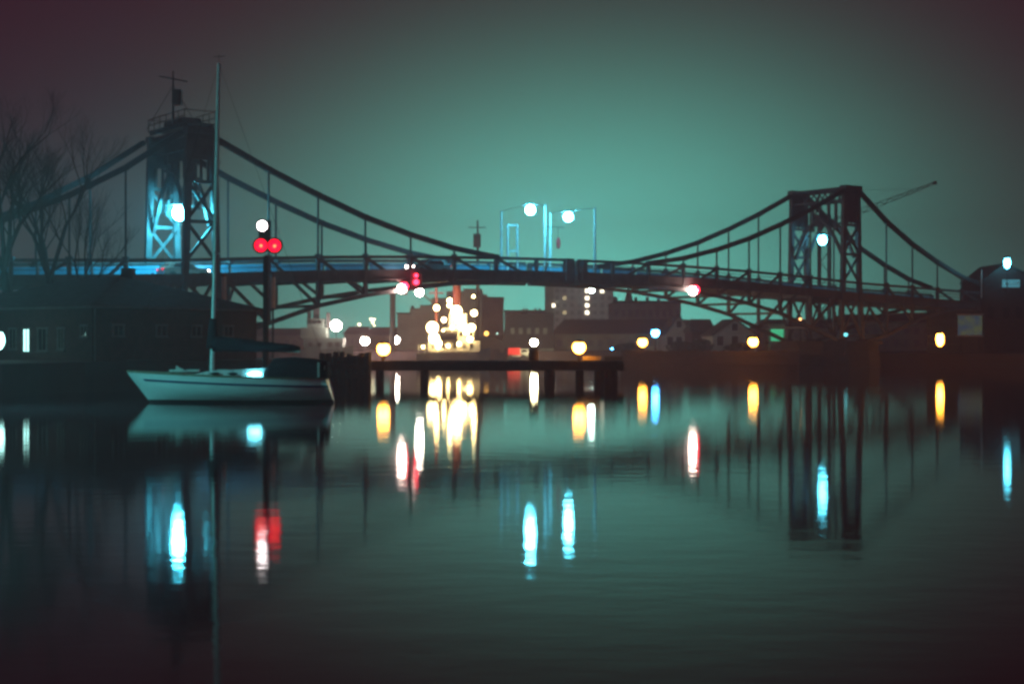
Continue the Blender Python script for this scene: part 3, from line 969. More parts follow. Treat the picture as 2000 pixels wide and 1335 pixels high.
    for sd in (-1, 1):
        x = xs - .3
        MB().tube((x, YD + sd * .85, 1.1), (x + .02, YD + sd * .85, 1.75), .025, n=6).build('pushpit_post', FRAME, root)
    MB().box((xs - .55, YD - 1.0, 1.55), (.1, .06, .7)).build('ensign_staff', FRAME, root)
    c = at(349, 722, YD)
    MB().add([(c.x, YD - .7, c.z - .08), (c.x + .55, YD - .7, c.z - .08), (c.x + .02, YD - .7, c.z + .22), (c.x, YD - .5, c.z - .08), (c.x + .55, YD - .5, c.z - .08), (c.x + .02, YD - .5, c.z + .22)],
             [(0, 1, 2), (5, 4, 3), (0, 3, 4, 1), (1, 4, 5, 2), (2, 5, 3, 0)]).build('anchor', FRAME, root)
    return root
yacht()

# ------------------------------------------------------------------ brick house on the left bank
def house_left():
    C0 = at(180, 0, 90); C0.z = 0
    e1 = Vector((.6, .8, 0)); e2 = Vector((-.8, .6, 0))
    L1, L2 = 13.4, 16.0
    z0, ze, zr = 1.7, 4.93, 7.15
    root = thing('brick_house', (C0.x, C0.y, z0), 'long dark brick house with low hip roof on the left bank', 'house')
    def Q(a, b, z): return C0 + e1 * a + e2 * b + Vector((0, 0, z))
    wl = MB(); wl.add([Q(0, 0, z0 - .1), Q(L1, 0, z0 - .1), Q(L1, L2, z0 - .1), Q(0, L2, z0 - .1), Q(0, 0, ze), Q(L1, 0, ze), Q(L1, L2, ze), Q(0, L2, ze)],
                      [(3, 2, 1, 0), (4, 5, 6, 7), (0, 1, 5, 4), (1, 2, 6, 5), (2, 3, 7, 6), (3, 0, 4, 7)])
    wl.build('wall', BRICK, root)
    o = .45
    rf = MB(); rf.add([Q(-o, -o, ze - .05), Q(L1 + o, -o, ze - .05), Q(L1 + o, L2 + o, ze - .05), Q(-o, L2 + o, ze - .05), Q(L1 / 2, 5.6, zr), Q(L1 / 2, L2 - 5.6, zr),
                       Q(-o, -o, ze + .12), Q(L1 + o, -o, ze + .12), Q(L1 + o, L2 + o, ze + .12), Q(-o, L2 + o, ze + .12)],
                      [(3, 2, 1, 0), (0, 1, 7, 6), (1, 2, 8, 7), (2, 3, 9, 8), (3, 0, 6, 9), (6, 7, 4), (7, 8, 5, 4), (8, 9, 5), (9, 6, 4, 5)])
    R = rf.build('roof', ROOF, root)
    gu = MB(); gu.tube(Q(-o - .05, -o - .05, ze + .02), Q(-o - .05, L2 + o, ze + .02), .07, n=8).tube(Q(-o, -o - .06, ze + .02), Q(L1 + o, -o - .06, ze + .02), .07, n=8)
    gu.build('gutter', FRAMED, R)
    MB().box(Q(L1 * .62, 7, zr + .1), (.8, .8, 1.1)).build('chimney', BRICK, R)
    MB().tube(Q(.12, -.1, z0), Q(.12, -.1, ze), .06, n=8).build('downpipe', FRAMED, root)
    n2 = -e1; n1 = -e2
    def win(face, px, z1, z2, wd, glass, door=False):
        # solve position along the face for the pixel column
        best = None
        for i in range(400):
            s = i / 400 * (L1 if face == 1 else L2)
            p = Q(s, 0, 0) if face == 1 else Q(0, s, 0)
            x = 1000 + p.x / p.y * F
            if best is None or abs(x - px) < best[0]: best = (abs(x - px), s)
        s = best[1]
        e = e1 if face == 1 else e2
        nn = n1 if face == 1 else n2
        c = (Q(s, 0, (z1 + z2) / 2) if face == 1 else Q(0, s, (z1 + z2) / 2))
        ang = math.atan2(e.y, e.x)
        Rm = Matrix.Rotation(ang, 3, 'Z')
        h = z2 - z1
        fr = MB()
        for k in (-1, 1):
            fr.box(c + e * k * (wd / 2) + nn * .03, (.10, .12, h), Rm)
            fr.box(c + Vector((0, 0, k * h / 2)) + nn * .034, (wd + .2, .12, .12), Rm)
        fr.box(c + nn * .03, (.06, .1, h), Rm)
        fo = fr.build('door_frame' if door else 'window', FRAMED, root)
        MB().box(c + nn * .012, (wd, .05, h), Rm).build('pane', glass, fo)
        if not door: MB().box(c + nn * .1 + Vector((0, 0, -h / 2 - .1)), (wd + .3, .24, .08), Rm).build('sill', STONE, fo)
    win(2, 165, 3.15, 3.85, .6, GLASSD)
    win(2, 120, 2.4, 3.7, .6, mat('faint_glass', (.05, .06, .055), .2))
    win(2, 84, 2.3, 3.7, .9, GLASSD)
    win(2, 53, 2.2, 3.7, .7, G_WINC2, True)
    win(2, 26, 2.4, 3.7, .7, GLASSD)
    for px in (230, 315, 383, 445):
        win(1, px, 3.2, 3.9, .8, GLASSD)
G_WINC2 = glow('lit_door', (0.45, 1.0, 0.92), 3.0)
house_left()

# ------------------------------------------------------------------ bare trees on the left bank
def bare_tree(x, y, h, label, seed, lean=0.0, r0=.30, depth=6):
    rnd = random.Random(seed)
    root = thing('bare_tree', (x, y, 1.7), label, 'tree', 'bare winter trees on the left bank')
    tr = MB(); cr = MB()
    def grow(p, d, ln, r, lv):
        q = p; nseg = 3
        for i in range(nseg):
            d = (d + Vector((rnd.uniform(-.14, .14), rnd.uniform(-.14, .14), rnd.uniform(-.02, .10)))).normalized()
            q2 = q + d * ln / nseg
            ra = r * (1 - .25 * i / nseg); rb = r * (1 - .25 * (i + 1) / nseg)
            (tr if lv < 2 else cr).tube(q, q2, ra, rb, n=7 if lv < 2 else 4, cap=False)
            if lv >= 1 and lv < depth and i > 0:
                nd = (d + Vector((rnd.uniform(-1, 1), rnd.uniform(-1, 1), rnd.uniform(-.1, .6))) * .75).normalized()
                grow(q2, nd, ln * rnd.uniform(.45, .68), rb * .42, lv + 1)
            q = q2
        if lv < depth:
            for k in range(2 if lv else 4):
                nd = (d + Vector((rnd.uniform(-1, 1), rnd.uniform(-1, 1), rnd.uniform(-.1, .5))) * (.55 if lv else .6)).normalized()
                grow(q, nd, ln * rnd.uniform(.58, .78), r * .52, lv + 1)
    d0 = Vector((lean, 0, 1)).normalized()
    grow(Vector((x, y, 1.6)), d0, h * .36, r0, 0)
    tr.build('trunk', BARK, root); cr.build('crown', BARK, root)
c = at(105, 0, 108); bare_tree(c.x, 108, 16, 'tall bare tree whose bare twigs reach across the bridge chain', 3, .03, .34)
c = at(18, 0, 104); bare_tree(c.x, 104, 17, 'tall bare tree rising straight above the brick house roof', 11, -.02, .36)
c = at(150, 0, 112); bare_tree(c.x, 112, 12, 'small bare tree between the brick house and the bridge', 8, .10, .2)

# ------------------------------------------------------------------ lit ship and its neighbours
def hull_mesh(x0, x1, D, zd, beam, bow=1, rise=.8):
    m = MB(); n = 16; vs = []; fs = []
    for i in range(n + 1):
        u = i / n
        f = u if bow > 0 else 1 - u
        hb = beam * (1 - max(0, (f - .6) / .4) ** 2) * (.8 + .2 * min(1, f * 6))
        z = zd + rise * max(0, (f - .55) / .45) ** 2
        x = x0 + (x1 - x0) * u
        for (yy, zz) in ((-hb, z), (-hb * .92, z * .5), (-hb * .75, -.3), (hb * .75, -.3), (hb * .92, z * .5), (hb, z)):
            vs.append((x + (0 if zz > .1 else -bow * .6 * max(0, (f - .7) / .3)), D + yy, zz))
    for i in range(n):
        for j in range(6):
            a = i * 6 + j; b = i * 6 + (j + 1) % 6
            fs.append((a, a + 6, b + 6, b))
    fs += [tuple(range(6)), tuple(reversed(range(n * 6, n * 6 + 6)))]
    return m.add(vs, fs)
def blk(px0, px1, py0, py1, D, depth, nm, m, root, dy=0):
    a = at(px0, py0, D); b = at(px1, py1, D)
    return MB().box(((a.x + b.x) / 2, D + dy, (a.z + b.z) / 2), (b.x - a.x, depth, a.z - b.z)).build(nm, m, root)
SD = 178.0
def lit_ship():
    x0, x1 = at(815, 0, SD).x, at(958, 0, SD).x
    root = thing('lit_ship', ((x0 + x1) / 2, SD, 0), 'brightly floodlit white ship with red funnel moored behind the jetty', 'ship')
    hull_mesh(x0, x1, SD, 1.55, 2.6, 1, .7).build('hull', SHIPG, root)
    d1 = blk(838, 938, 666, 686, SD, 4.0, 'deckhouse', SHIPW, root)
    d2 = blk(866, 926, 640, 666.5, SD, 3.0, 'bridge_house', SHIPW, root)
    blk(878, 912, 612, 640.5, SD, 2.4, 'wheelhouse', SHIPW, root)
    for px in (846, 858, 908, 922):
        blk(px - 3, px + 3, 671, 679, SD, .12, 'window', GLASSD, d1, -2.03)
    for px in (872, 882, 892, 902, 912, 920):
        blk(px - 3, px + 3, 648, 656, SD, .12, 'window', GLASSD, d2, -1.53)
    # red funnel tower and red mast
    a = at(892, 548, SD); b = at(892, 612, SD)
    MB().tube((b.x, SD + .3, b.z), (a.x, SD + .3, a.z + 1.6), .42, .55, n=14).build('funnel', REDP, root)
    a = at(852, 548, SD); b = at(856, 668, SD)
    MB().tube((a.x, SD, b.z - .1), (a.x, SD, a.z + 1.2), .20, .14, n=10).build('foremast', REDP, root)
    MB().bar(at(838, 572, SD), at(866, 572, SD), .14).build('yard', REDP, root)
    # dark winch drum forward of the deckhouse
    c = at(879, 657, SD); c.y -= 2.6
    w_ = MB().tube(c + Vector((-1.0, 0, 0)), c + Vector((1.0, 0, 0)), .75, n=18).build('winch_drum', STEELD, root)
    for k in (-1, 1):
        MB().box(c + Vector((k * .7, 0, -.75)), (.3, .9, 1.2)).build('winch_stand', STEELD, w_)
    rl = MB()
    for z in (.5, 1.0):
        rl.bar((x0 + .3, SD - 2.5, 1.5 + z), (x1 - 2.4, SD - 2.5, 1.5 + z), .04)
    for i in range(9):
        x = x0 + .3 + i * (x1 - 2.7 - x0) / 8
        rl.bar((x, SD - 2.5, 1.5), (x, SD - 2.5, 2.5), .05)
    rl.build('railing', FRAME, root)
    # floodlights
    fl = [(855, 602, .42), (847, 640, .85), (850, 660, .75), (868, 650, .42), (880, 588, .34), (880, 597, .34), (893, 608, .78), (897, 622, .62), (905, 637, .62), (922, 640, .55), (912, 648, .45), (869, 625, .36), (862, 668, .45), (885, 640, .26), (927, 612, .44), (919, 662, .40), (898, 671, .30), (877, 675, .24), (829, 677, .2), (858, 677, .30), (822, 572, .60), (926, 580, .2)]
    for px, py, r in fl:
        p = at(px, py, SD); p.y -= 2.75
        fo = MB().ball(p, r * .80, 12, 8).build('floodlight', G_WARM if (px, py) != (822, 572) else G_WHITE, root)
        if r > .3:
            MB().tube(p + Vector((0, .1, 0)), p + Vector((0, 2.0, .1)), .07, n=5).build('bracket', STEELD, fo)
    # crane jib holding the outboard lamp
    MB().bar(at(856, 600, SD), at(822, 570, SD) + Vector((0, -2.6, 0)), .12).build('lamp_boom', STEELD, root)
    return root
lit_ship()

def mast_ship():
    D = 184
    x0, x1 = at(905, 0, D).x, at(992, 0, D).x
    root = thing('dark_ship', ((x0 + x1) / 2, D, 0), 'dark brown hulled ship with tall masthead box behind the lit ship', 'ship')
    hull_mesh(x0, x1, D, 1.9, 2.4, 1, .3).build('hull', SHIPB, root)
    # rounded deckhouse
    c = at(952, 690, D); v = []; f = []; k = 11; nn = 6
    for i in range(nn):
        y = D - 1.6 + 3.2 * i / (nn - 1)
        for j in range(k):
            a = math.pi * j / (k - 1)
            v.append((c.x - math.cos(a) * 2.1, y, 1.6 + 2.0 * math.sin(a) ** .7))
    for i in range(nn - 1):
        for j in range(k - 1):
            a = i * k + j
            f.append((a, a + 1, a + k + 1, a + k))
    f += [tuple(reversed(range(k))), tuple(range((nn - 1) * k, nn * k))]
    MB().add(v, f).build('deckhouse', SHIPB, root)
    p = at(950, 651, D)
    MB().tube((p.x, D, 3.5), (p.x, D, p.z), .06, n=6).build('lamp_post', STEELD, root)
    MB().ball(p, .28, 12, 8).build('lamp_bulb', glow('dim_sodium', (1, .5, .1), 5), root)
    MB().ball(at(971, 651, D), .1, 8, 6).build('lamp_bulb', glow('dim_cyan', (.6, 1, .8), 3, False), root)
    a = at(933, 430, D); b = at(933, 690, D)
    M = MB().tube((a.x, D, b.z), (a.x, D, a.z), .34, .10, n=10).build('mast', STEELD, root)
    MB().bar(at(915, 444, D), at(949, 444, D), .1).build('yard', STEELD, M)
    blk(924.5, 939, 457, 483, D, .8, 'masthead_box', STEELD, M)
mast_ship()

def left_tug():
    D = 192
    x0, x1 = at(580, 0, D).x, at(690, 0, D).x
    root = thing('moored_tug', ((x0 + x1) / 2, D, 0), 'dark moored tug with stepped superstructure and one bright lamp', 'tug')
    hull_mesh(x0, x1, D, 1.9, 2.3, 1, .6).build('hull', SHIPG, root)
    blk(597, 672, 660, 692, D, 3.6, 'deckhouse', SHIPG, root)
    blk(590, 640, 640, 661, D, 3.0, 'bridge_house', SHIPG, root)
    blk(602, 634, 622, 641, D, 2.4, 'wheelhouse', SHIPG, root)
    for px, y0 in ((604, 607), (618, 585), (641, 610)):
        blk(px - (6 if px == 618 else 3), px + (6 if px == 618 else 3), y0, 641, D, .7, 'stack', STEELD, root)
    for px in (606, 616, 627):
        blk(px - 3, px + 3, 626, 632, D, .1, 'window', GLASSD, root, -1.24)
    for px in (610, 628, 648, 662):
        blk(px - 4, px + 4, 668, 676, D, .1, 'window', GLASSD, root, -1.84)
    p = at(660, 636, D); p.y -= 1.9
    MB().tube((p.x, p.y, 3.2), (p.x, p.y, p.z), .06, n=6).build('lamp_post', STEELD, root)
    MB().ball(p, .66, 12, 8).build('lamp_bulb', G_WHITE, root)
left_tug()

# ------------------------------------------------------------------ far town
random.seed(21)
def block(px0, px1, py0, D, depth, m, label, name='town_building', cat='building', group=None, rows=0, cols=0, roof=None, lit=(), ridge=None, base=1.55, flat=None):
    a = at(px0, py0, D); b = at(px1, py0, D)
    root = thing(name, ((a.x + b.x) / 2, D, base), label, cat, group)
    z1 = a.z
    wl = MB().box(((a.x + b.x) / 2, D + depth / 2, (base + z1) / 2 - .05), (b.x - a.x, depth, z1 - base + .1)).build('wall', m, root)
    if ridge is not None:
        zr = at(0, ridge, D).z
        cx = (a.x + b.x) / 2
        o = .3
        MB().add([(a.x - o, D - o, z1), (b.x + o, D - o, z1), (b.x + o, D + depth + o, z1), (a.x - o, D + depth + o, z1), (a.x + (b.x - a.x) * .08, D + depth / 2, zr), (b.x - (b.x - a.x) * .02, D + depth / 2, zr)],
                 [(3, 2, 1, 0), (0, 1, 5, 4), (1, 2, 5), (2, 3, 4, 5), (3, 0, 4)]).build('roof', roof or ROOF, root)
    else:
        MB().box(((a.x + b.x) / 2, D + depth / 2, z1 + .12), (b.x - a.x + .3, depth + .3, .24)).build('roof', roof or ROOF, root)
    if rows and cols:
        wx = (b.x - a.x) / cols
        hz = (z1 - base) / (rows + .4)
        for r in range(rows):
            for c in range(cols):
                x = a.x + (c + .5) * wx; z = z1 - (r + .75) * hz
                li = (r, c) in lit
                g = lit[(r, c)] if li else PALEG
                f = MB().box((x, D - .02, z), (wx * .5 + .12, .1, hz * .52 + .12)).build('window', FRAME if li else m, root)
                MB().box((x, D - .09, z), (wx * .5, .1, hz * .52)).build('pane', g, f)
    return root
# stepped block behind the lit ship
D = 240
r_ = block(776, 800, 613, D, 14, PLASTERD, 'dark stepped warehouse block behind the lit ship', 'warehouse')
for (p0, p1, py) in ((800, 820, 603), (820, 842, 597), (842, 872, 583), (872, 905, 570), (905, 940, 565)):
    blk(p0, p1, py, 690, D, 13.6, 'wall', PLASTERD, r_, 7.1)
    blk(p0, p1, py - 1.5, py, D, 13.9, 'roof', ROOF, r_, 7.1)
blk(801, 806, 596, 604, D, 1, 'chimney', BRICK, r_, 3)
r_ = block(940, 983, 582, 300, 16, PLASTERD, 'tall plain grey block right of the stepped warehouse', 'warehouse')
blk(941, 951, 574, 582, 300, 8, 'stair_tower', PLASTERD, r_, 6)
# mansard block
D = 222
r_ = thing('mansard_building', (at(1030, 0, D).x, D, 1.55), 'dark building with steep sloping side behind the red trailer', 'building')
a, b = at(981, 680, D), at(1082, 612, D)
x2 = at(990, 0, D).x
zb = a.z
MB().add([(a.x, D, 1.4), (b.x, D, 1.4), (b.x, D + 12, 1.4), (a.x, D + 12, 1.4), (a.x, D, zb), (b.x, D, zb), (b.x, D + 12, zb), (a.x, D + 12, zb)], [(3, 2, 1, 0), (0, 1, 5, 4), (1, 2, 6, 5), (2, 3, 7, 6), (3, 0, 4, 7), (4, 5, 6, 7)]).build('wall', PLASTERD, r_)
MB().add([(a.x - .2, D - .2, zb), (b.x, D - .2, zb), (b.x, D + 12, zb), (a.x - .2, D + 12, zb), (x2, D + 1.2, b.z), (b.x, D + 1.2, b.z), (b.x, D + 11, b.z), (x2, D + 11, b.z)], [(3, 2, 1, 0), (0, 1, 5, 4), (1, 2, 6, 5), (2, 3, 7, 6), (3, 0, 4, 7), (4, 5, 6, 7)]).build('roof', ROOF, r_)
blk(1017, 1031, 609, 614, D, 1.5, 'chimney', BRICK, r_, 4)
for i in range(5):
    blk(997 + i * 16, 1005 + i * 16, 640, 652, D, .3, 'dormer', FRAME if i == 9 else PLASTERD, r_, .35)
# low terrace
r_ = block(985, 1068, 607, 400, 12, PLASTERD, 'low distant terrace roofline left of the tower block', 'terrace')
for px in (1023, 1029, 1046, 1055): blk(px - 2, px + 2, 601, 607, 400, 1.2, 'chimney', BRICK, r_, 4)
# apartment block
lit = {(0, 0): G_WINY, (1, 2): G_WINY, (2, 0): G_WINY, (3, 2): G_WINY, (0, 5): G_WINW, (1, 5): G_WINW, (2, 5): G_WINW, (3, 5): G_WINW, (0, 7): G_WINW}
r_ = block(1066, 1198, 557, 440, 14, mat('apartment_render', (.70, .74, .72), .85, 0, .12, .3), 'pale apartment block with a column of lit stairwell windows', 'apartment_block', 'building', None, 8, 9, None, lit)
blk(1066, 1081, 558, 690, 440, 3, 'stair_tower', PLASTERD, r_, -.6)
blk(1078, 1084, 593, 600, 440, .1, 'window', G_WINW, r_, -2.2)
# long low roof
r_ = block(1083, 1362, 652, 232, 16, PLASTERD, 'long dark quayside shed with a wide low roof', 'quay_shed', 'building', None, 1, 14, None, {}, 622)
for px, col in ((1105, 0), (1225, 0)):
    pass
r_ = block(1198, 1330, 592, 290, 14, PLASTERD, 'dark brick terrace with chimneys before the church spire', 'terrace', 'building', None, 3, 10, None, {}, 585)
for px in (1203, 1206, 1245, 1268, 1290, 1312): blk(px - 2.5, px + 2.5, 577 + random.random() * 4, 592, 290, 1.4, 'chimney', BRICK, r_, 4)
c = at(1228, 565, 390)
r_ = thing('church_spire', (c.x, 390, 1.55), 'small distant church spire above the terrace chimneys', 'church')
MB().box((c.x, 390, 6.5), (2.6, 2.6, 10)).build('tower', PLASTERD, r_)
MB().tube((c.x, 390, 11.4), (c.x, 390, c.z + 1.2), 1.7, .05, n=8).build('spire', ROOF, r_)
# gable houses by the right leaf
def gable(px0, px1, pe, pr, D, depth, wm, label, rot=0):
    a = at(px0, pe, D); b = at(px1, pe, D); zr = at(0, pr, D).z
    root = thing('gable_house', ((a.x + b.x) / 2, D, 1.55), label, 'house')
    cx = (a.x + b.x) / 2
    MB().add([(a.x, D, 1.4), (b.x, D, 1.4), (b.x, D, a.z), (cx, D, zr), (a.x, D, a.z), (a.x, D + depth, 1.4), (b.x, D + depth, 1.4), (b.x, D + depth, a.z), (cx, D + depth, zr), (a.x, D + depth, a.z)],
             [(0, 1, 2, 3, 4), (9, 8, 7, 6, 5), (0, 5, 6, 1), (1, 6, 7, 2), (4, 9, 5, 0), (2, 7, 8, 3), (3, 8, 9, 4)]).build('wall', wm, root)
    for (x0, z0) in ((a.x, a.z), (b.x, b.z)):
        d = Vector((x0 - cx, 0, z0 - zr)); e = d * 1.08
        v = [Vector((cx, D - .35, zr + .06)), Vector((cx, D - .35, zr + .06)) + e, Vector((cx, D + depth + .35, zr + .06)) + e, Vector((cx, D + depth + .35, zr + .06))]
        u = Vector((0, 0, .16))
        MB().add(v + [p + u for p in v], [(0, 1, 2, 3), (7, 6, 5, 4), (0, 4, 5, 1), (1, 5, 6, 2), (2, 6, 7, 3), (3, 7, 4, 0)]).build('roof_slope', ROOF, root)
    k = 3
    for i in range(k):
        x = a.x + (i + .5) * (b.x - a.x) / k
        f = MB().box((x, D - .03, 3.0), (1.0, .12, 1.4)).build('window', FRAME, root)
        MB().box((x, D - .08, 3.0), (.84, .08, 1.24)).build('pane', GLASSD, f)
    f = MB().box((cx, D - .03, (a.z + zr) / 2 + .1), (.9, .12, 1.1)).build('window', FRAME, root)
    MB().box((cx, D - .08, (a.z + zr) / 2 + .1), (.74, .08, .94)).build('pane', GLASSD, f)
    return root
gable(1392, 1478, 655, 625, 192, 11, PLASTER, 'pale gable house behind the orange lamp and dark bridge truss')
gable(1300, 1352, 652, 617, 214, 10, PLASTER, 'narrow pale gable house behind the blue lamp')
block(1352, 1396, 648, 205, 9, BRICK, 'dark brick house between the two pale gable houses', 'town_house', 'house', None, 1, 2, None, {}, 622)
# left far sheds and lights
block(672, 716, 652, 282, 12, PLASTERD, 'low hip roofed shed behind the white quay lamps', 'shed', 'building', None, 1, 4, None, {}, 637)
block(716, 776, 655, 270, 12, PLASTERD, 'wider low shed left of the stepped warehouse', 'shed', 'building', None, 1, 5, None, {}, 638)
for i, (px, py, r) in enumerate(((702, 633, .30), (725, 623, .30), (731, 623, .22), (728, 629, .28), (731, 635, .2))):
    lamp_post(px, py, 300, glow('far_lamp', (1, .85, .5), 9, False), r, 1.55, 'lone small warm lamp beyond the low sheds, apart from the cluster' if i == 0 else 'small warm lamp in the tight cluster beyond the low sheds', 'far_lamp', 'lamp', None if i == 0 else 'cluster of small warm lamps beyond the low sheds')
block(440, 600, 655, 300, 14, PLASTERD, 'long far building beyond the moored tug', 'far_building', 'building', None, 1, 10, None, {}, 640)
block(1490, 1640, 640, 240, 14, PLASTERD, 'dark building behind the right bridge pier', 'far_building', 'building', None, 2, 8, None, {}, 622)
block(1640, 1920, 630, 230, 14, PLASTERD, 'wide dark building beneath the right end of the bridge', 'far_building', 'building', None, 2, 14, None, {}, 612)
# green lit kiosk under the truss
D = 200
r_ = thing('kiosk', (at(1516, 0, D).x, D, 1.55), 'small kiosk with a green glowing window under the bridge truss', 'kiosk')
blk(1500, 1534, 632, 688, D, 3, 'wall', PLASTERD, r_, 1.6)
blk(1506, 1530, 640, 678, D, .1, 'window', G_GREEN, r_, -.02)
blk(1498, 1536, 628, 632, D, 3.6, 'roof', ROOF, r_, 1.4)
# red box trailer on the far quay
D = 203.5
r_ = thing('box_trailer', (at(1000, 0, D).x, D, 1.55), 'red box trailer with a pale front parked on the far quay', 'trailer')
blk(983, 1016, 679, 693, D, 2.2, 'box', mat('red_trailer', (.8, .03, .03), .5), r_, .6)
blk(1016.5, 1032, 681, 694, D, 2.0, 'cab', SHIPW, r_, .6)
blk(983, 1032, 693, 696, D, 2.0, 'chassis', SHIPW, r_, .6)
for px in (988, 996, 1022):
    c = at(px, 696, D)
    MB().tube((c.x, D - .5, c.z - .05), (c.x, D - .2, c.z - .05), .34, n=14).build('wheel', TYRE, r_)
MB().box((at(1024, 0, D).x, D - .45, at(0, 685, D).z), (.7, .1, .4)).build('windscreen', GLASSD, r_)

# ------------------------------------------------------------------ right bank
def gatehouse():
    D = 178
    x0 = at(1922, 0, D).x; x1 = x0 + 7.5
    root = thing('gatehouse', ((x0 + x1) / 2, D, 1.55), 'dark gabled gatehouse with a lit sign at the right bridge end', 'gatehouse')
    ze, zr = at(0, 548, D).z, at(0, 517, D).z
    cx = x0 + 2.4
    MB().add([(x0, D, 1.4), (x1, D, 1.4), (x1, D, ze - .3), (cx, D, zr), (x0, D, ze), (x0, D + 9, 1.4), (x1, D + 9, 1.4), (x1, D + 9, ze - .3), (cx, D + 9, zr), (x0, D + 9, ze)],
             [(0, 1, 2, 3, 4), (9, 8, 7, 6, 5), (0, 5, 6, 1), (1, 6, 7, 2), (4, 9, 5, 0), (2, 7, 8, 3), (3, 8, 9, 4)]).build('wall', BRICK, root)
    for (xx, zz) in ((x0, ze), (x1, ze - .3)):
        d = Vector((xx - cx, 0, zz - zr)) * 1.06
        v = [Vector((cx, D - .3, zr + .05)), Vector((cx, D - .3, zr + .05)) + d, Vector((cx, D + 9.3, zr + .05)) + d, Vector((cx, D + 9.3, zr + .05))]
        u = Vector((0, 0, .15))
        MB().add(v + [p + u for p in v], [(0, 1, 2, 3), (7, 6, 5, 4), (0, 4, 5, 1), (1, 5, 6, 2), (2, 6, 7, 3), (3, 7, 4, 0)]).build('roof_slope', ROOF, root)
    sgn = blk(1957, 1991, 546, 561, D, .15, 'sign_panel', G_SIGN, root, -.1)
    for i in range(5):
        blk(1961 + i * 6, 1964.5 + i * 6, 550, 557, D, .05, 'sign_letter', FRAME, sgn, -.21)
    for px in (1935, 1965, 1990):
        blk(px - 6, px + 6, 600, 622, D, .1, 'window', GLASSD, root, -.03)
    return root
gatehouse()
D = 176.5
r_ = thing('billboard', (at(1894, 0, D).x, D, 1.55), 'dimly lit billboard with blue and olive picture left of the gatehouse', 'billboard')
m = bpy.data.materials.new('billboard_picture'); m.use_nodes = True
t = m.node_tree; b = t.nodes['Principled BSDF']
c_ = N(t, 'ShaderNodeTexCoord'); n_ = N(t, 'ShaderNodeTexNoise'); n_.inputs['Scale'].default_value = .9
rp = N(t, 'ShaderNodeValToRGB')
for i, (p_, cc) in enumerate(((.35, (.05, .16, .36, 1)), (.65, (.24, .34, .16, 1)))):
    rp.color_ramp.elements[i].position = p_; rp.color_ramp.elements[i].color = cc
t.links.new(c_.outputs['Object'], n_.inputs['Vector']); t.links.new(n_.outputs[0], rp.inputs[0]); t.links.new(rp.outputs[0], b.inputs['Base Color'])
t.links.new(rp.outputs[0], b.inputs['Emission Color']); b.inputs['Emission Strength'].default_value = .22
m.cycles.emission_sampling = 'NONE'
blk(1871, 1918, 616, 654, D, .12, 'picture', m, r_)
blk(1869, 1920, 612.5, 615.5, D, .2, 'frame', FRAME, r_)
blk(1869, 1920, 654.5, 657, D, .3, 'frame', FRAME, r_)
for px in (1876, 1912): blk(px - 1.5, px + 1.5, 657, 694, D, .2, 'leg', STEELD, r_)
# abutments at the bridge ends
def abutment(s, label):
    root = thing('abutment', B(s * 14.2, W / 2, 1.5), label, 'abutment', 'stone abutments at the bridge ends')
    for i in range(8):
        z = -.3 + i * .98
        m = MB()
        p = [B(s * 13.62, -1.2, z), B(s * 16.5, -1.2, z), B(s * 16.5, W + 1.2, z), B(s * 13.62, W + 1.2, z)]
        u = Vector((0, 0, .94))
        m.add(p + [x + u for x in p], [(3, 2, 1, 0), (4, 5, 6, 7), (0, 1, 5, 4), (1, 2, 6, 5), (2, 3, 7, 6), (3, 0, 4, 7)]).build('stone_course', STONE, root)
    p = [B(s * 13.6, -1.3, 7.56), B(s * 22, -1.3, 7.56), B(s * 22, W + 1.3, 7.56), B(s * 13.6, W + 1.3, 7.56)]
    u = Vector((0, 0, .3))
    MB().add(p + [x + u for x in p], [(3, 2, 1, 0), (4, 5, 6, 7), (0, 1, 5, 4), (1, 2, 6, 5), (2, 3, 7, 6), (3, 0, 4, 7)]).build('roadway', ROAD, root)
    p = [B(s * 16.52, -1.0, -.4), B(s * 22, -1.0, -.4), B(s * 22, W + 1.0, -.4), B(s * 16.52, W + 1.0, -.4)]
    u = Vector((0, 0, 7.94))
    MB().add(p + [x + u for x in p], [(3, 2, 1, 0), (4, 5, 6, 7), (0, 1, 5, 4), (1, 2, 6, 5), (2, 3, 7, 6), (3, 0, 4, 7)]).build('ramp_wall', STONE, root)
abutment(1, 'stone abutment under the right end of the bridge')
abutment(-1, 'stone abutment under the left end of the bridge')
a = at(1917, 527, 177); 
q = thing('pale_post', (a.x, 177, 1.55), 'slim pale post in front of the gatehouse', 'post')
MB().tube((a.x, 177, 1.5), (a.x, 177, at(0, 582, 177).z), .09, n=8).build('lower_shaft', STEELD, q)
MB().tube((a.x, 177, at(0, 582, 177).z), (a.x, 177, a.z), .07, n=8).build('upper_shaft', ALU, q)
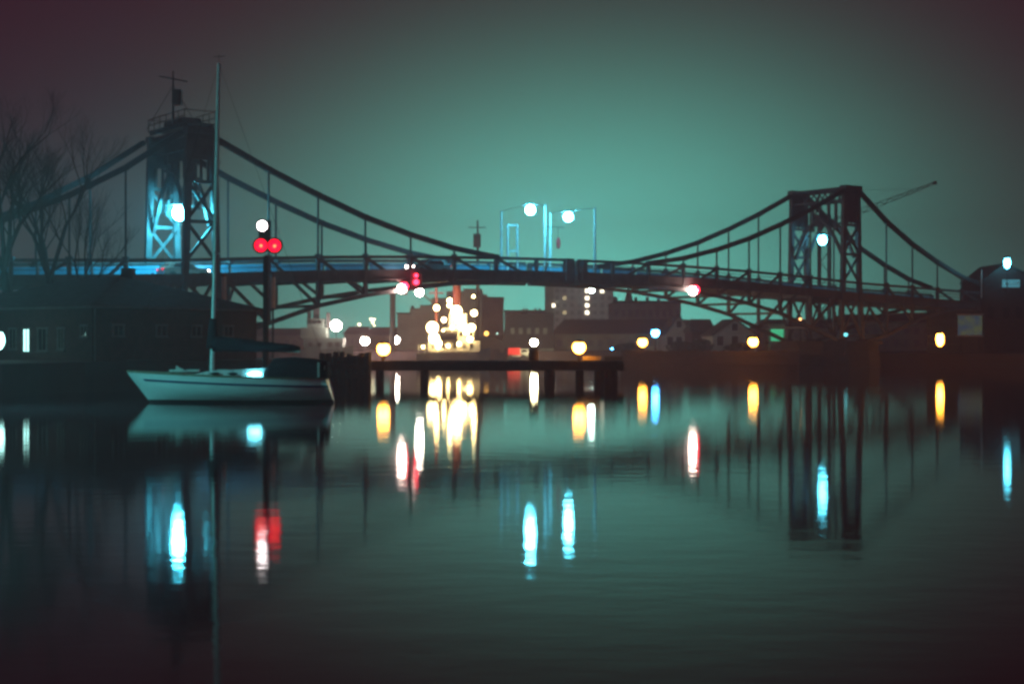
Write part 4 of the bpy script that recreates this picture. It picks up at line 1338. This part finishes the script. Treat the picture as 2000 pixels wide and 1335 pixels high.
# lattice crane beyond the right tower
def crane():
    D = 300
    b = at(1610, 690, D); e = at(1826, 357, D); h = at(1603, 440, D)
    root = thing('lattice_crane', (b.x, D, 1.55), 'faint distant lattice crane with raised jib behind the right tower', 'crane')
    tw = MB()
    w2 = 1.0
    for dx_ in (-w2, w2):
        for dy_ in (-w2, w2):
            tw.bar((b.x + dx_, D + dy_, 1.5), (b.x + dx_, D + dy_, h.z), .28)
    T_ = tw.build('tower', STEELD, root)
    n = 10
    for i in range(n):
        z0 = 1.5 + i * (h.z - 1.5) / n; z1 = 1.5 + (i + 1) * (h.z - 1.5) / n
        k = 1 if i % 2 else -1
        MB().bar((b.x - k * w2, D - w2, z0), (b.x + k * w2, D - w2, z1), .16).build('lattice_bar', STEELD, T_)
    p0 = Vector((b.x, D, h.z)); p1 = e
    d = (p1 - p0).normalized(); up = Vector((-d.z, 0, d.x))
    jb = MB()
    for o in (.65, -.65):
        jb.bar(p0 + up * o, p1 + up * o * .3, .12)
    J = jb.build('jib', STEELD, root)
    for i in range(22):
        f0, f1 = i / 22, (i + 1) / 22
        s0 = .65 if i % 2 else -.65
        MB().bar(p0.lerp(p1, f0) + up * s0 * (1 - .7 * f0), p0.lerp(p1, f1) - up * s0 * (1 - .7 * f1), .13).build('lattice_bar', STEELD, J)
    MB().box(p1, (.7, .5, .6)).build('jib_head', STEELD, J)
    MB().box((b.x - .6, D, h.z + .9), (3.4, 2.6, 2.2)).build('cab', STEELD, root)
    MB().bar((b.x - 1.8, D, h.z + 1.5), (b.x - .8, D, h.z + 7), .25).build('gantry', STEELD, root)
    MB().bar((b.x - .8, D, h.z + 7), p0.lerp(p1, .85), .05).build('stay', STEELD, root)
crane()
# dark hedge trees along the guide wall
def bush(px, py, D, rx, label, seed):
    rnd = random.Random(seed)
    c = at(px, py, D)
    root = thing('quay_bush', (c.x, D, 1.55), label, 'bush', 'dark bushes along the far quay')
    h = c.z - 1.55
    MB().tube((c.x, D, 1.5), (c.x, D, 1.55 + h * .6), .12, .05, n=6).build('trunk', BARK, root)
    m = MB()
    for i in range(700):
        a = rnd.uniform(0, 2 * math.pi); r = rnd.random() ** .6; z = rnd.random()
        k = math.sin(math.pi * min(.98, .15 + z * .8)) ** .6 * (0.75 + .35 * math.sin(3 * a + seed))
        p = Vector((c.x + rx * r * k * math.cos(a), D + rx * .7 * r * k * math.sin(a), 1.6 + h * z))
        u = Vector((rnd.uniform(-1, 1), rnd.uniform(-1, 1), rnd.uniform(-1, 1))).normalized() * .22
        v = u.orthogonal().normalized() * .16
        m.add([p - u, p - v, p + u, p + v], [(0, 1, 2, 3)])
    m.build('crown', LEAF, root)
for i, (px, py, lab) in enumerate(((1225, 672, 'low dark bush at the left end of the guide wall'), (1330, 668, 'low dark bush before the narrow pale gable house'), (1372, 664, 'dark bush before the dark brick house'), (1445, 672, 'low dark bush before the pale gable house'))):
    bush(px, py, 186, 1.9, lab, i + 3)
